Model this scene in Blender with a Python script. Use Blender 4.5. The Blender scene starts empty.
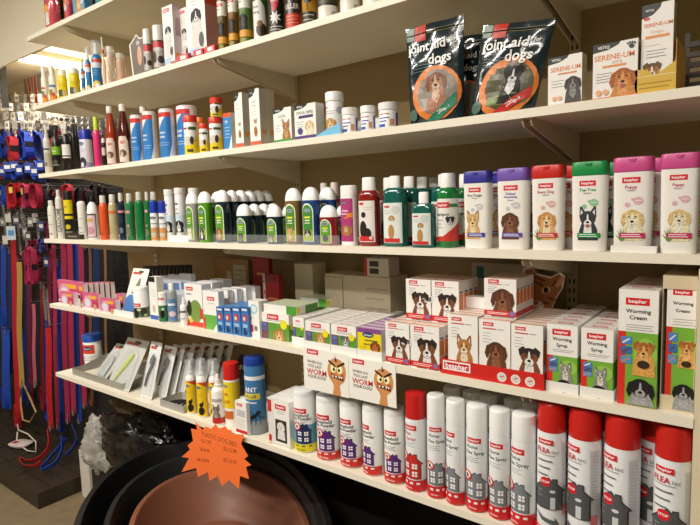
import bpy, math, random
from mathutils import Vector, Matrix
from mathutils.geometry import tessellate_polygon
random.seed(7)
SC = bpy.context.scene
COL = SC.collection
PI = math.pi

# ------------------------------------------------------------------ camera
FOC = 544.96
CAM = Vector((2.6281, -1.1359, 1.5557))
CR = Vector((0.79590788, 0.60468498, -0.02977785))
CU = Vector((-0.0374431, 0.09825618, 0.9944565))
CF = Vector((-0.60425877, 0.79038079, -0.10084414))
cd = bpy.data.cameras.new('camera'); cam = bpy.data.objects.new('camera', cd); COL.objects.link(cam)
cd.sensor_width = 36; cd.lens = FOC * 36 / 700; cd.clip_start = .02
m = Matrix((CR, CU, -CF)).transposed().to_4x4(); m.translation = CAM; cam.matrix_world = m
SC.camera = cam

def proj(p):
    d = Vector(p) - CAM; w = d.dot(CF)
    return 350 + FOC*d.dot(CR)/w, 262.5 - FOC*d.dot(CU)/w, w
def col_x(px, y, z):
    k = (px-350)/FOC; a = CR - CF*k; b = Vector((0, y, z)) - CAM; b.x = 0
    return CAM.x - (a.y*b.y + a.z*b.z)/a.x
def top_z(x, y, py):
    k = -(py-262.5)/FOC; a = CU - CF*k; d = Vector((x, y, 0)) - CAM
    return CAM.z - (a.x*d.x + a.y*d.y)/a.z
def at(px, py, y):
    d = CF*FOC + CR*(px-350) - CU*(py-262.5); t = (y-CAM.y)/d.y
    return CAM + d*t

def at_x(px, py, x):
    d = CF*FOC + CR*(px-350) - CU*(py-262.5); t = (x-CAM.x)/d.x
    return CAM + d*t
# ------------------------------------------------------------------ materials
_m = {}
def lin(c):
    return c/12.92 if c <= .04045 else ((c+.055)/1.055)**2.4
def hexc(h):
    return tuple(lin(int(h[i:i+2], 16)/255) for i in (0, 2, 4))
def mat(h, rough=.45, metal=0, trans=0, alpha=1, noise=0, scale=20, bump=0, emit=0, coat=0):
    key = (h, rough, metal, trans, alpha, noise, scale, bump, emit, coat)
    if key in _m: return _m[key]
    M = bpy.data.materials.new('surface_'+h); M.use_nodes = True
    nt = M.node_tree; b = nt.nodes['Principled BSDF']
    c = hexc(h) + (1,)
    b.inputs['Base Color'].default_value = c
    b.inputs['Roughness'].default_value = rough
    b.inputs['Metallic'].default_value = metal
    b.inputs['Transmission Weight'].default_value = trans
    b.inputs['Alpha'].default_value = alpha
    b.inputs['Coat Weight'].default_value = coat
    if emit:
        b.inputs['Emission Color'].default_value = c; b.inputs['Emission Strength'].default_value = emit
    if noise or bump:
        tc = nt.nodes.new('ShaderNodeTexCoord'); n = nt.nodes.new('ShaderNodeTexNoise')
        n.inputs['Scale'].default_value = scale; n.inputs['Detail'].default_value = 6
        nt.links.new(tc.outputs['Object'], n.inputs['Vector'])
        if noise:
            r = nt.nodes.new('ShaderNodeValToRGB')
            r.color_ramp.elements[0].position = .3; r.color_ramp.elements[1].position = .7
            r.color_ramp.elements[0].color = tuple(v*(1-noise) for v in c[:3])+(1,)
            r.color_ramp.elements[1].color = tuple(min(1, v*(1+noise)) for v in c[:3])+(1,)
            nt.links.new(n.outputs['Fac'], r.inputs['Fac']); nt.links.new(r.outputs['Color'], b.inputs['Base Color'])
        if bump:
            bp = nt.nodes.new('ShaderNodeBump'); bp.inputs['Strength'].default_value = bump
            bp.inputs['Distance'].default_value = .004
            nt.links.new(n.outputs['Fac'], bp.inputs['Height']); nt.links.new(bp.outputs['Normal'], b.inputs['Normal'])
    _m[key] = M; return M
def ink(h): return mat(h, .4)

# ------------------------------------------------------------------ tags
def tag(o, label=None, cat=None, group=None, kind=None):
    if label: o['label'] = label
    if cat: o['category'] = cat
    if group: o['group'] = group
    if kind: o['kind'] = kind
    return o
def empty(name, loc=(0, 0, 0), rz=0):
    o = bpy.data.objects.new(name, None); COL.objects.link(o); o.location = loc; o.rotation_euler = (0, 0, rz)
    o.empty_display_size = .02
    return o
def copy_tree(o, parent=None):
    c = o.copy(); COL.objects.link(c); c.parent = parent
    if parent is not None: c.matrix_parent_inverse = o.matrix_parent_inverse.copy()
    for ch in list(o.children):
        copy_tree(ch, c)
    return c
ORD = ['first', 'second', 'third', 'fourth', 'fifth', 'sixth', 'seventh', 'eighth', 'ninth', 'tenth', 'eleventh', 'twelfth', 'thirteenth']
SHORT = {'white flea collar carton with a dog, right of the blue ant killer can': 'white flea collar carton',
 'short dark teal shampoo bottle with a domed cap, left of the other short one': 'short dark dome-capped bottle in the left short row',
 'tall dark teal shampoo bottle with a domed cap, front of its row': 'tall dark teal bottle with a domed cap',
 'white tablet box with a ginger kitten, left in the red tray': 'kitten tablet box in the red tray',
 'white tablet box with a brown spaniel, in the middle of the red tray': 'middle column tablet box in the red tray',
 'white tablet box with a long-haired collie, right in the red tray': 'right column tablet box in the red tray',
 'white tablet box with a spaniel, on top of the boxes in the red tray': 'spaniel tablet box on top of the red tray boxes',
 'white tablet box with a collie, lower left of the four stickered ones': 'collie tablet box, lower left column of four',
 'white tablet box with a collie, lower right of the four beside the red tray': 'collie tablet box, lower right column of four',
 'white tablet box with a collie, upper left of the four stickered ones': 'collie tablet box, upper left column of four',
 'white tablet box with a collie, upper right of the four, beside the spaniel box': 'collie tablet box, upper right column of four',
 'right of two tall white cartons with a cat, orange sticker on its side': 'tall white cat carton',
 'white talc bottle with a black and white dog, right of two': 'white talc bottle',
 'wormer carton with a dark dog, half hidden left of the beagle one': 'wormer carton in the dark dog column',
 'wormer carton with a tan beagle face and yellow spot': 'wormer carton in the beagle column',
 'wormer carton with a grey and white dog, beside the yellow one': 'wormer carton in the grey dog column',
 'white and green wormer carton with a yellow spot, left of the column trays': 'wormer carton under the flat green carton',
 'tall white and green Worming Cream carton, front of the left column': 'Worming Cream carton in the left column',
 'tall Worming Cream carton on the far right, inside the cream card dispenser': 'Worming Cream carton in the cream dispenser'}
def row(o, n, dy, dx=0, dz=0, word='behind the front one', labels=None):
    """n further copies of a thing, one behind the other"""
    out = [o]
    for k in range(1, n+1):
        c = copy_tree(o)
        c.location = o.location + Vector((dx*k, dy*k, dz*k))
        if o.type == 'EMPTY' and o['category'] in ('can', 'bottle', 'shampoo bottle', 'spray bottle'):
            c.rotation_euler.z = o.rotation_euler.z + random.uniform(-.25, .25)
        c['label'] = labels[k-1] if labels else SHORT.get(o['label'], o['label']) + ', %s %s' % (ORD[k-1] if k > 1 else 'next', word)
        out.append(c)
    return out

# ------------------------------------------------------------------ mesh builder
DL = 7e-5
def clip(poly, u, keep_low):
    out = []; n = len(poly)
    for i in range(n):
        a, b = poly[i], poly[(i+1) % n]
        ia = (a[0] <= u) if keep_low else (a[0] >= u); ib = (b[0] <= u) if keep_low else (b[0] >= u)
        if ia: out.append(a)
        if ia != ib:
            t = (u-a[0])/(b[0]-a[0]); out.append((u, a[1]+t*(b[1]-a[1])))
    return out
class MB:
    def __init__(s): s.v = []; s.f = []; s.m = []; s.sm = []; s.mats = []
    def mi(s, M):
        if M not in s.mats: s.mats.append(M)
        return s.mats.index(M)
    def add(s, vs, fs, M, smooth=False):
        b = len(s.v); s.v += [tuple(v) for v in vs]; k = s.mi(M)
        for f in fs: s.f.append([b+i for i in f]); s.m.append(k); s.sm.append(smooth)
        return s
    def box(s, x0, x1, y0, y1, z0, z1, M, rot=None, org=(0, 0, 0)):
        vs = [Vector((x, y, z)) for z in (z0, z1) for y in (y0, y1) for x in (x0, x1)]
        if rot: vs = [rot @ v + Vector(org) for v in vs]
        return s.add(vs, [(0, 2, 3, 1), (4, 5, 7, 6), (0, 1, 5, 4), (2, 6, 7, 3), (0, 4, 6, 2), (1, 3, 7, 5)], M)
    def loft(s, secs, M, n=24, ex=2., smooth=True, cap0=True, cap1=True, c=(0, 0)):
        """secs: (z, rx, ry); superellipse rings"""
        vs = []
        for sec in secs:
            z, rx, ry = sec[:3]; ox, oy = (sec[3], sec[4]) if len(sec) > 3 else c
            for i in range(n):
                a = 2*PI*i/n; ca, sa = math.cos(a), math.sin(a)
                vs.append((ox + rx*math.copysign(abs(ca)**(2/ex), ca), oy + ry*math.copysign(abs(sa)**(2/ex), sa), z))
        fs = []
        for k in range(len(secs)-1):
            for i in range(n):
                j = (i+1) % n; fs.append((k*n+i, k*n+j, (k+1)*n+j, (k+1)*n+i))
        s.add(vs, fs, M, smooth)
        b = len(s.v)-len(vs); k = s.mi(M)
        if cap0: s.f.append([b+i for i in range(n)][::-1]); s.m.append(k); s.sm.append(False)
        if cap1: s.f.append([b+(len(secs)-1)*n+i for i in range(n)]); s.m.append(k); s.sm.append(False)
        return s
    def tube(s, pts, r, M, n=8, caps=True):
        pts = [Vector(p) for p in pts]; vs = []; up = None
        rr = r if isinstance(r, (list, tuple)) else [r]*len(pts)
        for i, p in enumerate(pts):
            t = (pts[min(i+1, len(pts)-1)] - pts[max(i-1, 0)]).normalized()
            if up is None:
                up = Vector((0, 0, 1)) if abs(t.z) < .9 else Vector((1, 0, 0))
            a = t.cross(up).normalized(); up = a.cross(t).normalized()
            for k in range(n):
                w = 2*PI*k/n; vs.append(p + (a*math.cos(w) + up*math.sin(w))*rr[i])
        fs = []
        for i in range(len(pts)-1):
            for k in range(n):
                j = (k+1) % n; fs.append((i*n+k, i*n+j, (i+1)*n+j, (i+1)*n+k))
        if caps: fs.append(tuple(range(n))[::-1]); fs.append(tuple((len(pts)-1)*n+k for k in range(n)))
        return s.add(vs, fs, M, True)
    def ribbon(s, pts, w, th, M, wd=None):
        """flat webbing: pts path, wd width direction (one or per point)"""
        pts = [Vector(p) for p in pts]; vs = []
        for i, p in enumerate(pts):
            t = (pts[min(i+1, len(pts)-1)] - pts[max(i-1, 0)]).normalized()
            d = wd[i] if isinstance(wd, list) else (wd or Vector((1, 0, 0)))
            d = (d - t*d.dot(t)).normalized(); nn = t.cross(d).normalized()
            for a, b in ((-1, -1), (1, -1), (1, 1), (-1, 1)):
                vs.append(p + d*a*w/2 + nn*b*th/2)
        fs = []
        for i in range(len(pts)-1):
            for k in range(4):
                j = (k+1) % 4; fs.append((i*4+k, i*4+j, (i+1)*4+j, (i+1)*4+k))
        e = (len(pts)-1)*4; fs += [(3, 2, 1, 0), (e, e+1, e+2, e+3)]
        return s.add(vs, fs, M, False)
    def prism(s, pts, y0, y1, M, M2=None):
        """outline in x,z pulled from y0 to y1"""
        n = len(pts)
        tri = tessellate_polygon([[Vector((p[0], p[1], 0)) for p in pts]])
        area = sum(pts[i][0]*pts[(i+1) % n][1]-pts[(i+1) % n][0]*pts[i][1] for i in range(n))
        if area < 0: pts = pts[::-1]; tri = tessellate_polygon([[Vector((p[0], p[1], 0)) for p in pts]])
        vs = [(p[0], y0, p[1]) for p in pts] + [(p[0], y1, p[1]) for p in pts]
        def o(t):
            a, b, c = (pts[i] for i in t); return (b[0]-a[0])*(c[1]-a[1])-(c[0]-a[0])*(b[1]-a[1]) > 0
        tri = [t if o(t) else (t[0], t[2], t[1]) for t in tri]
        s.add(vs, [tuple(t) for t in tri] + [tuple(n+i for i in t)[::-1] for t in tri], M)
        s.add(vs, [((i+1) % n, i, n+i, n+(i+1) % n) for i in range(n)], M2 or M)
        return s
    def art(s, a, mp, cuts=None):
        """draws an Art through a mapping (u, v, lift) -> point"""
        for k, (polys, col) in enumerate(a.items):
            M = ink(col) if isinstance(col, str) else col
            vs = []; fs = []
            for p in polys:
                parts = [p]
                if cuts:
                    lo = min(q[0] for q in p); hi = max(q[0] for q in p); parts = []; cur = p
                    for u in cuts:
                        if u <= lo or u >= hi: continue
                        L = clip(cur, u, True); cur = clip(cur, u, False)
                        if len(L) > 2: parts.append(L)
                    if len(cur) > 2: parts.append(cur)
                for q in parts:
                    b = len(vs); vs += [mp(x, y, (k+1)*DL) for x, y in q]; fs.append(tuple(range(b, b+len(q))))
            if vs: s.add(vs, fs, M)
        return s
    def build(s, name, parent=None, loc=None, rz=0):
        me = bpy.data.meshes.new(name); me.from_pydata(s.v, [], s.f)
        for M in s.mats: me.materials.append(M)
        me.polygons.foreach_set('material_index', s.m); me.polygons.foreach_set('use_smooth', s.sm)
        me.update()
        if any(s.sm):
            try: me.set_sharp_from_angle(angle=math.radians(40))
            except Exception: pass
        o = bpy.data.objects.new(name, me); COL.objects.link(o); o.parent = parent
        if loc is not None: o.location = loc
        o.rotation_euler.z = rz
        return o

_t = {}
def text_tris(t, bold):
    k = (t, bold)
    if k in _t: return _t[k]
    c = bpy.data.curves.new('lettering', 'FONT'); c.body = t; c.resolution_u = 2; c.size = 1
    if bold: c.offset = .018
    c.fill_mode = 'FRONT'
    o = bpy.data.objects.new('lettering', c); COL.objects.link(o)
    bpy.context.view_layer.update()
    e = o.evaluated_get(bpy.context.evaluated_depsgraph_get()); me = e.to_mesh()
    me.calc_loop_triangles()
    P = [(v.co.x, v.co.y) for v in me.vertices]
    tr = [[P[i] for i in t_.vertices] for t_ in me.loop_triangles]
    out = []
    for q in tr:
        ar = (q[1][0]-q[0][0])*(q[2][1]-q[0][1])-(q[2][0]-q[0][0])*(q[1][1]-q[0][1])
        out.append(q if ar > 0 else q[::-1])
    x0 = min(p[0] for p in P); x1 = max(p[0] for p in P); y0 = min(p[1] for p in P); y1 = max(p[1] for p in P)
    e.to_mesh_clear(); bpy.data.objects.remove(o); bpy.data.curves.remove(c)
    _t[k] = (out, x0, x1, y0, y1); return _t[k]

class Art:
    """flat drawing: x centred on 0, y upward from 0"""
    def __init__(s, W, H): s.items = []; s.W = W; s.H = H
    def raw(s, polys, c): s.items.append((polys, c)); return s
    def rect(s, x0, y0, x1, y1, c): # fractions of W (from -.5) and H
        W, H = s.W, s.H
        return s.raw([[(x0*W, y0*H), (x1*W, y0*H), (x1*W, y1*H), (x0*W, y1*H)]], c)
    def ell(s, cx, cy, rx, ry, c, n=14, rot=0):
        """centre in fractions; radii in fractions of W"""
        W, H = s.W, s.H; P = []
        for i in range(n):
            a = 2*PI*i/n; x = rx*W*math.cos(a); y = ry*W*math.sin(a)
            P.append((cx*W + x*math.cos(rot)-y*math.sin(rot), cy*H + x*math.sin(rot)+y*math.cos(rot)))
        return s.raw([P], c)
    def poly(s, pts, c):
        P = [(p[0]*s.W, p[1]*s.H) for p in pts]
        tri = tessellate_polygon([[Vector((p[0], p[1], 0)) for p in P]])
        out = []
        for t in tri:
            q = [P[i] for i in t]
            ar = (q[1][0]-q[0][0])*(q[2][1]-q[0][1])-(q[2][0]-q[0][0])*(q[1][1]-q[0][1])
            out.append(q if ar > 0 else q[::-1])
        return s.raw(out, c)
    def line(s, x0, y0, x1, y1, w, c):
        """w fraction of W"""
        a = Vector((x0*s.W, y0*s.H)); b = Vector((x1*s.W, y1*s.H)); d = (b-a).normalized()*w*s.W/2; n = Vector((-d.y, d.x))
        return s.raw([[tuple(a-n), tuple(b-n), tuple(b+n), tuple(a+n)]], c)
    def text(s, t, cx, cy, h, c, al='c', bold=True, maxw=None, rot=0):
        """h: cap height as fraction of W; centre at cx, cy"""
        tr, x0, x1, y0, y1 = text_tris(t, bold); k = h*s.W/.72; kx = k
        w = (x1-x0)*k
        if maxw and w > maxw*s.W: kx = k*maxw*s.W/w; w = maxw*s.W
        ox = {'c': -w/2, 'l': 0, 'r': -w}[al]; oy = -h*s.W/2
        ca, sa = math.cos(rot), math.sin(rot); out = []
        for q in tr:
            Q = []
            for p in q:
                x = (p[0]-x0)*kx+ox; y = p[1]*k+oy
                Q.append((cx*s.W + x*ca-y*sa, cy*s.H + x*sa+y*ca))
            out.append(Q)
        return s.raw(out, c)
    def lines(s, x0, x1, y, n, gap, c='8a8a8a', th=.014):
        for i in range(n):
            s.rect(x0, y-i*gap-th*s.W/s.H/2, x1-(.06 if i % 2 else 0), y-i*gap+th*s.W/s.H/2, c)
        return s
    def brand(s, cx, cy, w):
        s.rect(cx-w/2, cy-w*.17*s.W/s.H, cx+w/2, cy+w*.17*s.W/s.H, 'd6202c')
        return s.text('beaphar', cx, cy+w*.02*s.W/s.H, w*.17, 'ffffff', maxw=w*.86)
    def animal(s, cx, cy, r, fur, dark=None, light=None, ears='drop', body=True, bodyc=None, patch=None, tongue=False, base=.015):
        """r = half head width as a fraction of W; cy = head centre"""
        k = s.W/s.H; dark = dark or fur; light = light or fur
        def fu(c): return mat(c, .55, noise=.38, scale=330)
        F_, D_, L_, B_ = fu(fur), fu(dark), fu(light), fu(bodyc or fur)
        def e(x, y, rx, ry, c, n=16, rot=0): return s.ell(x, y, rx, ry, c, n, rot)
        if body:
            yb = max(base, cy-3.1*r*k)
            s.poly([(cx-.62*r, cy-.3*r*k), (cx-1.0*r, cy-1.3*r*k), (cx-1.2*r, yb), (cx+1.25*r, yb), (cx+1.1*r, cy-1.2*r*k), (cx+.66*r, cy-.3*r*k)], B_)
            s.poly([(cx-.4*r, cy-.6*r*k), (cx-.5*r, max(yb, cy-1.7*r*k)), (cx+.1*r, max(yb, cy-2.3*r*k)), (cx+.5*r, max(yb, cy-1.6*r*k)), (cx+.4*r, cy-.6*r*k)], L_)
        if ears == 'up':
            for q in (-1, 1):
                s.poly([(cx+q*.12*r, cy+.62*r*k), (cx+q*.98*r, cy+.2*r*k), (cx+q*.92*r, cy+1.55*r*k), (cx+q*.72*r, cy+1.5*r*k)], D_)
                s.poly([(cx+q*.42*r, cy+.6*r*k), (cx+q*.84*r, cy+.45*r*k), (cx+q*.8*r, cy+1.2*r*k)], L_)
        e(cx, cy+.12*r*k, .92*r, .86*r, F_)
        e(cx, cy-.3*r*k, .66*r, .66*r, F_)
        if ears != 'up': e(cx, cy+.62*r*k, .6*r, .34*r, D_)
        if patch:
            for q in (-1, 1): e(cx+q*.5*r, cy+.2*r*k, .42*r, .55*r, patch, 10)
        e(cx, cy-.5*r*k, .46*r, .42*r, L_, 12); s.poly([(cx-.16*r, cy-.4*r*k), (cx+.16*r, cy-.4*r*k), (cx+.07*r, cy+.6*r*k), (cx-.07*r, cy+.6*r*k)], L_)
        if ears == 'drop':
            for q in (-1, 1): s.poly([(cx+q*.55*r, cy+.75*r*k), (cx+q*1.05*r, cy+.5*r*k), (cx+q*1.25*r, cy-.35*r*k), (cx+q*1.02*r, cy-.95*r*k), (cx+q*.78*r, cy-.6*r*k), (cx+q*.72*r, cy+.1*r*k)], D_)
        elif ears == 'tip':
            for q in (-1, 1): s.poly([(cx+q*.25*r, cy+.7*r*k), (cx+q*.6*r, cy+1.12*r*k), (cx+q*1.12*r, cy+.72*r*k), (cx+q*.98*r, cy+.05*r*k)], D_)
        for q in (-1, 1): e(cx+q*.34*r, cy+.16*r*k, .1*r, .1*r, '1a1210', 8)
        e(cx, cy-.36*r*k, .19*r, .14*r, '17100e', 8)
        if tongue: s.poly([(cx-.26*r, cy-.62*r*k), (cx+.26*r, cy-.62*r*k), (cx+.14*r, cy-.98*r*k), (cx-.12*r, cy-.98*r*k)], 'b0505a')
        else: s.poly([(cx-.2*r, cy-.66*r*k), (cx, cy-.72*r*k), (cx+.2*r, cy-.66*r*k), (cx, cy-.8*r*k)], '3a2622')
        return s
    def house(s, cx, cy, w, c, wall2='ffffff', stop=True, win=True):
        k = s.W/s.H
        P = [(-.5, 0), (.5, 0), (.5, .75), (.62, .75), (.3, 1.05), (.3, 1.25), (.12, 1.25), (.12, 1.16), (0, 1.3), (-.62, .75), (-.5, .75)]
        s.poly([(cx+w*1.08*x, cy-.02*w*k+w*y*1.05*k) for x, y in P], '20202a')
        s.poly([(cx+w*x, cy+w*y*k) for x, y in P], c)
        if win:
            for x, y in ((-.25, .12), (-.25, .52), (.2, .12), (.2, .52)):
                s.rect(cx+w*(x-.13), cy+w*y*k, cx+w*(x+.13), cy+w*(y+.26)*k, wall2)
                s.rect(cx+w*(x-.015), cy+w*y*k, cx+w*(x+.015), cy+w*(y+.26)*k, c)
                s.rect(cx+w*(x-.13), cy+w*(y+.115)*k, cx+w*(x+.13), cy+w*(y+.145)*k, c)
        if stop:
            x, y = cx-.42*w, cy+1.12*w*k
            s.ell(x, y, .27*w, .27*w, 'd6202c'); s.ell(x, y, .2*w, .2*w, 'f6efe8'); s.line(x-.17*w, y+.17*w*k, x+.17*w, y-.17*w*k, .07*w, 'd6202c')
            s.ell(x, y, .08*w, .1*w, '50282a', 8)
        return s
    def wear_icons(s, y, c='ffffff'):
        for x in (-.2, 0, .2): s.rect(x-.05, y, x+.05, y+.03, c)
        return s

# ------------------------------------------------------------------ cartons
def carton_mesh(W, D, H, face, front=None, side=None, top=None, topc=None, sidec=None, leftc=None):
    """box, front face at y=0 looking to -y, x centred, base z=0"""
    b = MB()
    x0, x1 = -W/2, W/2
    F, S_ = ink(face), ink(sidec or face)
    V = [(x0, 0, 0), (x1, 0, 0), (x1, D, 0), (x0, D, 0), (x0, 0, H), (x1, 0, H), (x1, D, H), (x0, D, H)]
    b.add(V, [(0, 1, 5, 4)], F); b.add(V, [(1, 2, 6, 5)], S_); b.add(V, [(3, 0, 4, 7)], ink(leftc or sidec or face))
    b.add(V, [(4, 5, 6, 7)], ink(topc or face)); b.add(V, [(2, 3, 7, 6), (0, 3, 2, 1)], F)
    # tuck flap line along the top edge
    b.add([(x0+.0015, .0012, H+DL), (x1-.0015, .0012, H+DL), (x1-.0015, .0019, H+DL), (x0+.0015, .0019, H+DL)], [(0, 1, 2, 3)], ink('8c8a84'))
    if front:
        a = Art(W, H); front(a); b.art(a, lambda u, v, l: (u, -l, v))
    if side:
        a = Art(D, H); side(a); b.art(a, lambda u, v, l: (x1+l, D/2+u, v))
    if top:
        a = Art(W, D); top(a); b.art(a, lambda u, v, l: (u, v, H+l))
    return b
SH = [2.3450, 2.0465, 1.7465, 1.4535, 1.1525, .8254]          # board tops
def carton(S, l, r, top, d, D, label, front=None, name='carton', cat='box', group=None, z=None, H=None, rz=0, gap=.0006, **k):
    zb = SH[S] if z is None else z
    zm = zb+.05
    xl, xr = col_x(l, d, zm), col_x(r, d, zm); xc = (xl+xr)/2; W = abs(xr-xl)-2*gap
    if H is None: H = top_z(xc, d, top)-zb
    if 'lid' in k: k['top'] = k.pop('lid')
    o = carton_mesh(W, D, H, k.pop('face', 'f3f1ec'), front, **k).build(name, None, (xc, d, zb+.0002), rz)
    return tag(o, label, cat, group)

# ------------------------------------------------------------------ vessels
def circ_mapper(r): return lambda u, v, l: ((r+l)*math.sin(u/r), -(r+l)*math.cos(u/r), v)
def sup_mapper(rx, ry, ex, zr=None):
    def f(u, v, l):
        t = min(.999, abs(u/rx)); return (u, -ry*(1-t**ex)**(1/ex)-l-.0002, v)
    return f
def vessel(S, l, r, top, d, label, kind='can', body='f4f4f2', cap='f4f4f2', art=None, span=(.02, .76), flat=1., ex=2., rz=0,
           name='spray_can', cat='can', group=None, bm=None, capm=None, capfrac=.2, z=None, labc=None, arc=1.55, neck=.5, auto=None, H=None, shrink=.985):
    zb = SH[S] if z is None else z
    pc = (l+r)/2; rad = .03
    for _ in range(4):
        yc = d+rad*flat; xc = col_x(pc, yc, zb+.06); w = proj((xc, yc, zb+.06))[2]; th = math.atan((pc-350)/FOC)
        # silhouette half width of an oval seen at an angle
        dirx = Vector((xc-CAM.x, yc-CAM.y)).normalized(); s = math.sqrt((dirx.y)**2 + (flat*dirx.x)**2)
        rad = (r-l)/2*w*math.cos(th)/FOC/s
    rad *= shrink
    if H is None: H = top_z(xc, yc, top)-zb
    o = empty(name, (xc, yc, zb+.0002), rz); tag(o, label, cat, group)
    th_ = math.atan2(CAM.x-xc, yc-CAM.y)
    o.rotation_euler.z = rz + (auto if auto is not None else (.6 if flat == 1 else 0))*th_
    B = bm or mat(body, .3); K = capm or mat(cap, .35)
    ry = rad*flat; n = 28 if rad > .02 else 22
    def L(P, M, **kw):
        b = MB(); b.loft([(z_*H, rx_*rad, rx_*ry) for z_, rx_ in P], M, n=n, ex=kw.get('ex', ex)); return b
    cf = capfrac
    if kind == 'can':
        bb = L([(0, .95), (.006, 1), (1-cf-.025, 1), (1-cf-.012, .97), (1-cf, .97)], B)
        cc = L([(1-cf, .985), (.975, .97), (.993, .93), (1, .84)], K)
        span = (span[0], min(span[1], 1-cf-.03))
    elif kind == 'tub':
        bb = L([(0, .93), (.01, .96), (1-cf-.04, .96), (1-cf, .88)], B); cc = L([(1-cf, 1), (.985, 1), (1, .96)], K)
    elif kind == 'dome':
        bb = L([(0, .95), (.01, 1), (1-cf, 1)], B)
        P = [(1-cf, 1.0)] + [(1-cf+cf*(.3*t/8+.7*math.sin(t*PI/2/8)), .1+.9*math.cos(t*PI/2/8)**.72) for t in range(1, 9)]
        cc = L(P, K)
    elif kind == 'bottle':
        bb = L([(0, .95), (.012, 1), (.84*(1-cf), 1), (.92*(1-cf), .95), (.97*(1-cf), .82), (1-cf, neck+.04)], B)
        cc = L([(1-cf, neck*1.12), (.99, neck*1.05), (1, neck*.98)], K, ex=2)
    elif kind == 'long':          # straight bottle, rounded shoulder
        bb = L([(0, .93), (.012, 1), (.88*(1-cf), 1), (.95*(1-cf), .93), (.985*(1-cf), .75), (1-cf, neck+.1)], B)
        cc = L([(1-cf, neck*1.12), (.985, neck*1.08), (1, neck)], K, ex=2)
    elif kind == 'sauce':
        bb = L([(0, .95), (.012, 1), (.48, 1), (.58, .93), (.72, .7), (1-cf, .46)], B); cc = L([(1-cf, .6), (.99, .58), (1, .53)], K)
    elif kind == 'flip':
        bb = L([(0, .90), (.006, .93), (.3, .96), (1-cf, 1.0)], B)
        cc = L([(1-cf+.004, 1.0), (1-cf+.012, 1.03), (.99, 1.01), (1, .97)], K)
    elif kind == 'spray':         # fine mist bottle with nozzle
        bb = L([(0, .93), (.01, 1), (.66, 1), (.71, .9), (.75, .5)], B)
        cc = L([(.75, .55), (.8, .55), (.81, .38), (.9, .36), (.905, .28), (.985, .26), (1, .18)], K)
    elif kind == 'trigger':
        bb = L([(0, .93), (.01, 1), (.55, 1), (.68, .8), (.76, .4)], B)
        cc = L([(.76, .45), (.83, .42), (.86, .36)], K)
        cc.box(-.95*rad, .5*rad, -.35*ry, .35*ry, .86*H, .97*H, K); cc.box(-.75*rad, -.55*rad, -.2*ry, .2*ry, .72*H, .86*H, K)
    bb.build('body', o); co = cc.build('cap', o)
    if kind == 'flip':
        t = MB(); t.loft([((1-cf*.3)*H, .16*rad, .0016), ((1-cf*.12)*H, .24*rad, .0016)], K, n=14, c=(0, -ry*1.02)); t.build('thumb_notch', co)
    if art:
        Hh = (span[1]-span[0])*H; circ = flat == 1 and ex == 2
        W = 2*rad*arc if circ else 2*rad*.86
        bR = rad*(.96 if kind == 'tub' else 1)
        a = Art(W, Hh)
        if labc: a.rect(-.5, 0, .5, 1, labc)
        art(a); lb = MB(); z0 = span[0]*H
        if circ: mp = circ_mapper(bR+.0002); cuts = [bR*math.radians(t) for t in range(-90, 91, 12)]
        else: mp = sup_mapper(rad*1.0, ry*1.0, ex); cuts = [rad*t/10 for t in range(-9, 10)]
        if kind == 'flip':
            q = mp; mp = lambda u, v, l: tuple((lambda P, s_: (P[0]*s_, P[1]*s_, P[2]))(q(u, v, l), .93+.07*min(1, (v)/((1-cf)*H))))
        lb.art(a, lambda u, v, l: mp(u, v+z0, l), cuts); lb.build('label', o)
    o['radius'] = rad
    return o
def clear_cap(o, H0, H1, rad):
    b = MB(); M = mat('dfe6ea', .08, alpha=.28)
    b.loft([(H0, rad, rad), (H1*.985, rad*.97, rad*.97), (H1, rad*.85, rad*.85)], M, n=22, cap0=False); b.build('clear_overcap', o)

def tray(S, x0, x1, y0, y1, h0, h1, label, color='efede8', name='display_tray', th=.0012, z=None, base=True, group=None, cat='tray'):
    """open card tray: front lip h0, back h1"""
    zb = (SH[S] if z is None else z)+.0002; M = ink(color) if isinstance(color, str) else color; b = MB()
    b.box(x0, x1, y0, y0+th, 0, h0, M); b.box(x0, x1, y1-th, y1, 0, h1, M)
    for xa in (x0, x1-th):
        P = [(y0+th, 0), (y1-th, 0), (y1-th, h1), (y0+th+(y1-y0)*.3, h0), (y0+th, h0)]
        b.add([(xa, p[0], p[1]) for p in P]+[(xa+th, p[0], p[1]) for p in P],
              [(4, 3, 2, 1, 0), (5, 6, 7, 8, 9)] + [(i, (i+1) % 5, 5+(i+1) % 5, 5+i) for i in range(5)], M)
    cx, cy = (x0+x1)/2, y0
    b.v = [(v[0]-cx, v[1]-cy, v[2]) for v in b.v]
    o = b.build(name, None, (cx, cy, zb)); return tag(o, label, cat, group)
# ------------------------------------------------------------------ setting
wallm = mat('d8cbae', .8, noise=.05, scale=6, bump=.1)
panelm = mat('a89268', .7, noise=.06, scale=3, bump=.08)
boardm = mat('e9e2cf', .5, noise=.03, scale=9)
edgem = mat('efe8d6', .45)
metalm = mat('d8cdb4', .4, metal=0)
def slab(name, x0, x1, y0, y1, z0, z1, M):
    o = MB().box(x0, x1, y0, y1, z0, z1, M).build(name); o['kind'] = 'structure'; return o
slab('floor', -3.2, 4.2, -3.2, 1.0, -.05, 0, mat('7c6b50', .6, noise=.14, scale=14, bump=.2))
slab('ceiling', -3.2, 4.2, -3.2, 1.0, 3.0, 3.05, mat('efe9da', .9))
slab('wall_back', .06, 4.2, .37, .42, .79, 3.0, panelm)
slab('wall_back_shaded', .06, 4.2, .40, .42, 0, .79, mat('15110e', .9))  # near-black colour stands in for the shade under the lowest shelf
slab('wall_back_far', -3.2, .06, .49, .54, 0, 3.0, wallm)
slab('wall_left', -3.25, -3.2, -3.2, 1.0, 0, 3.0, wallm)
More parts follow.
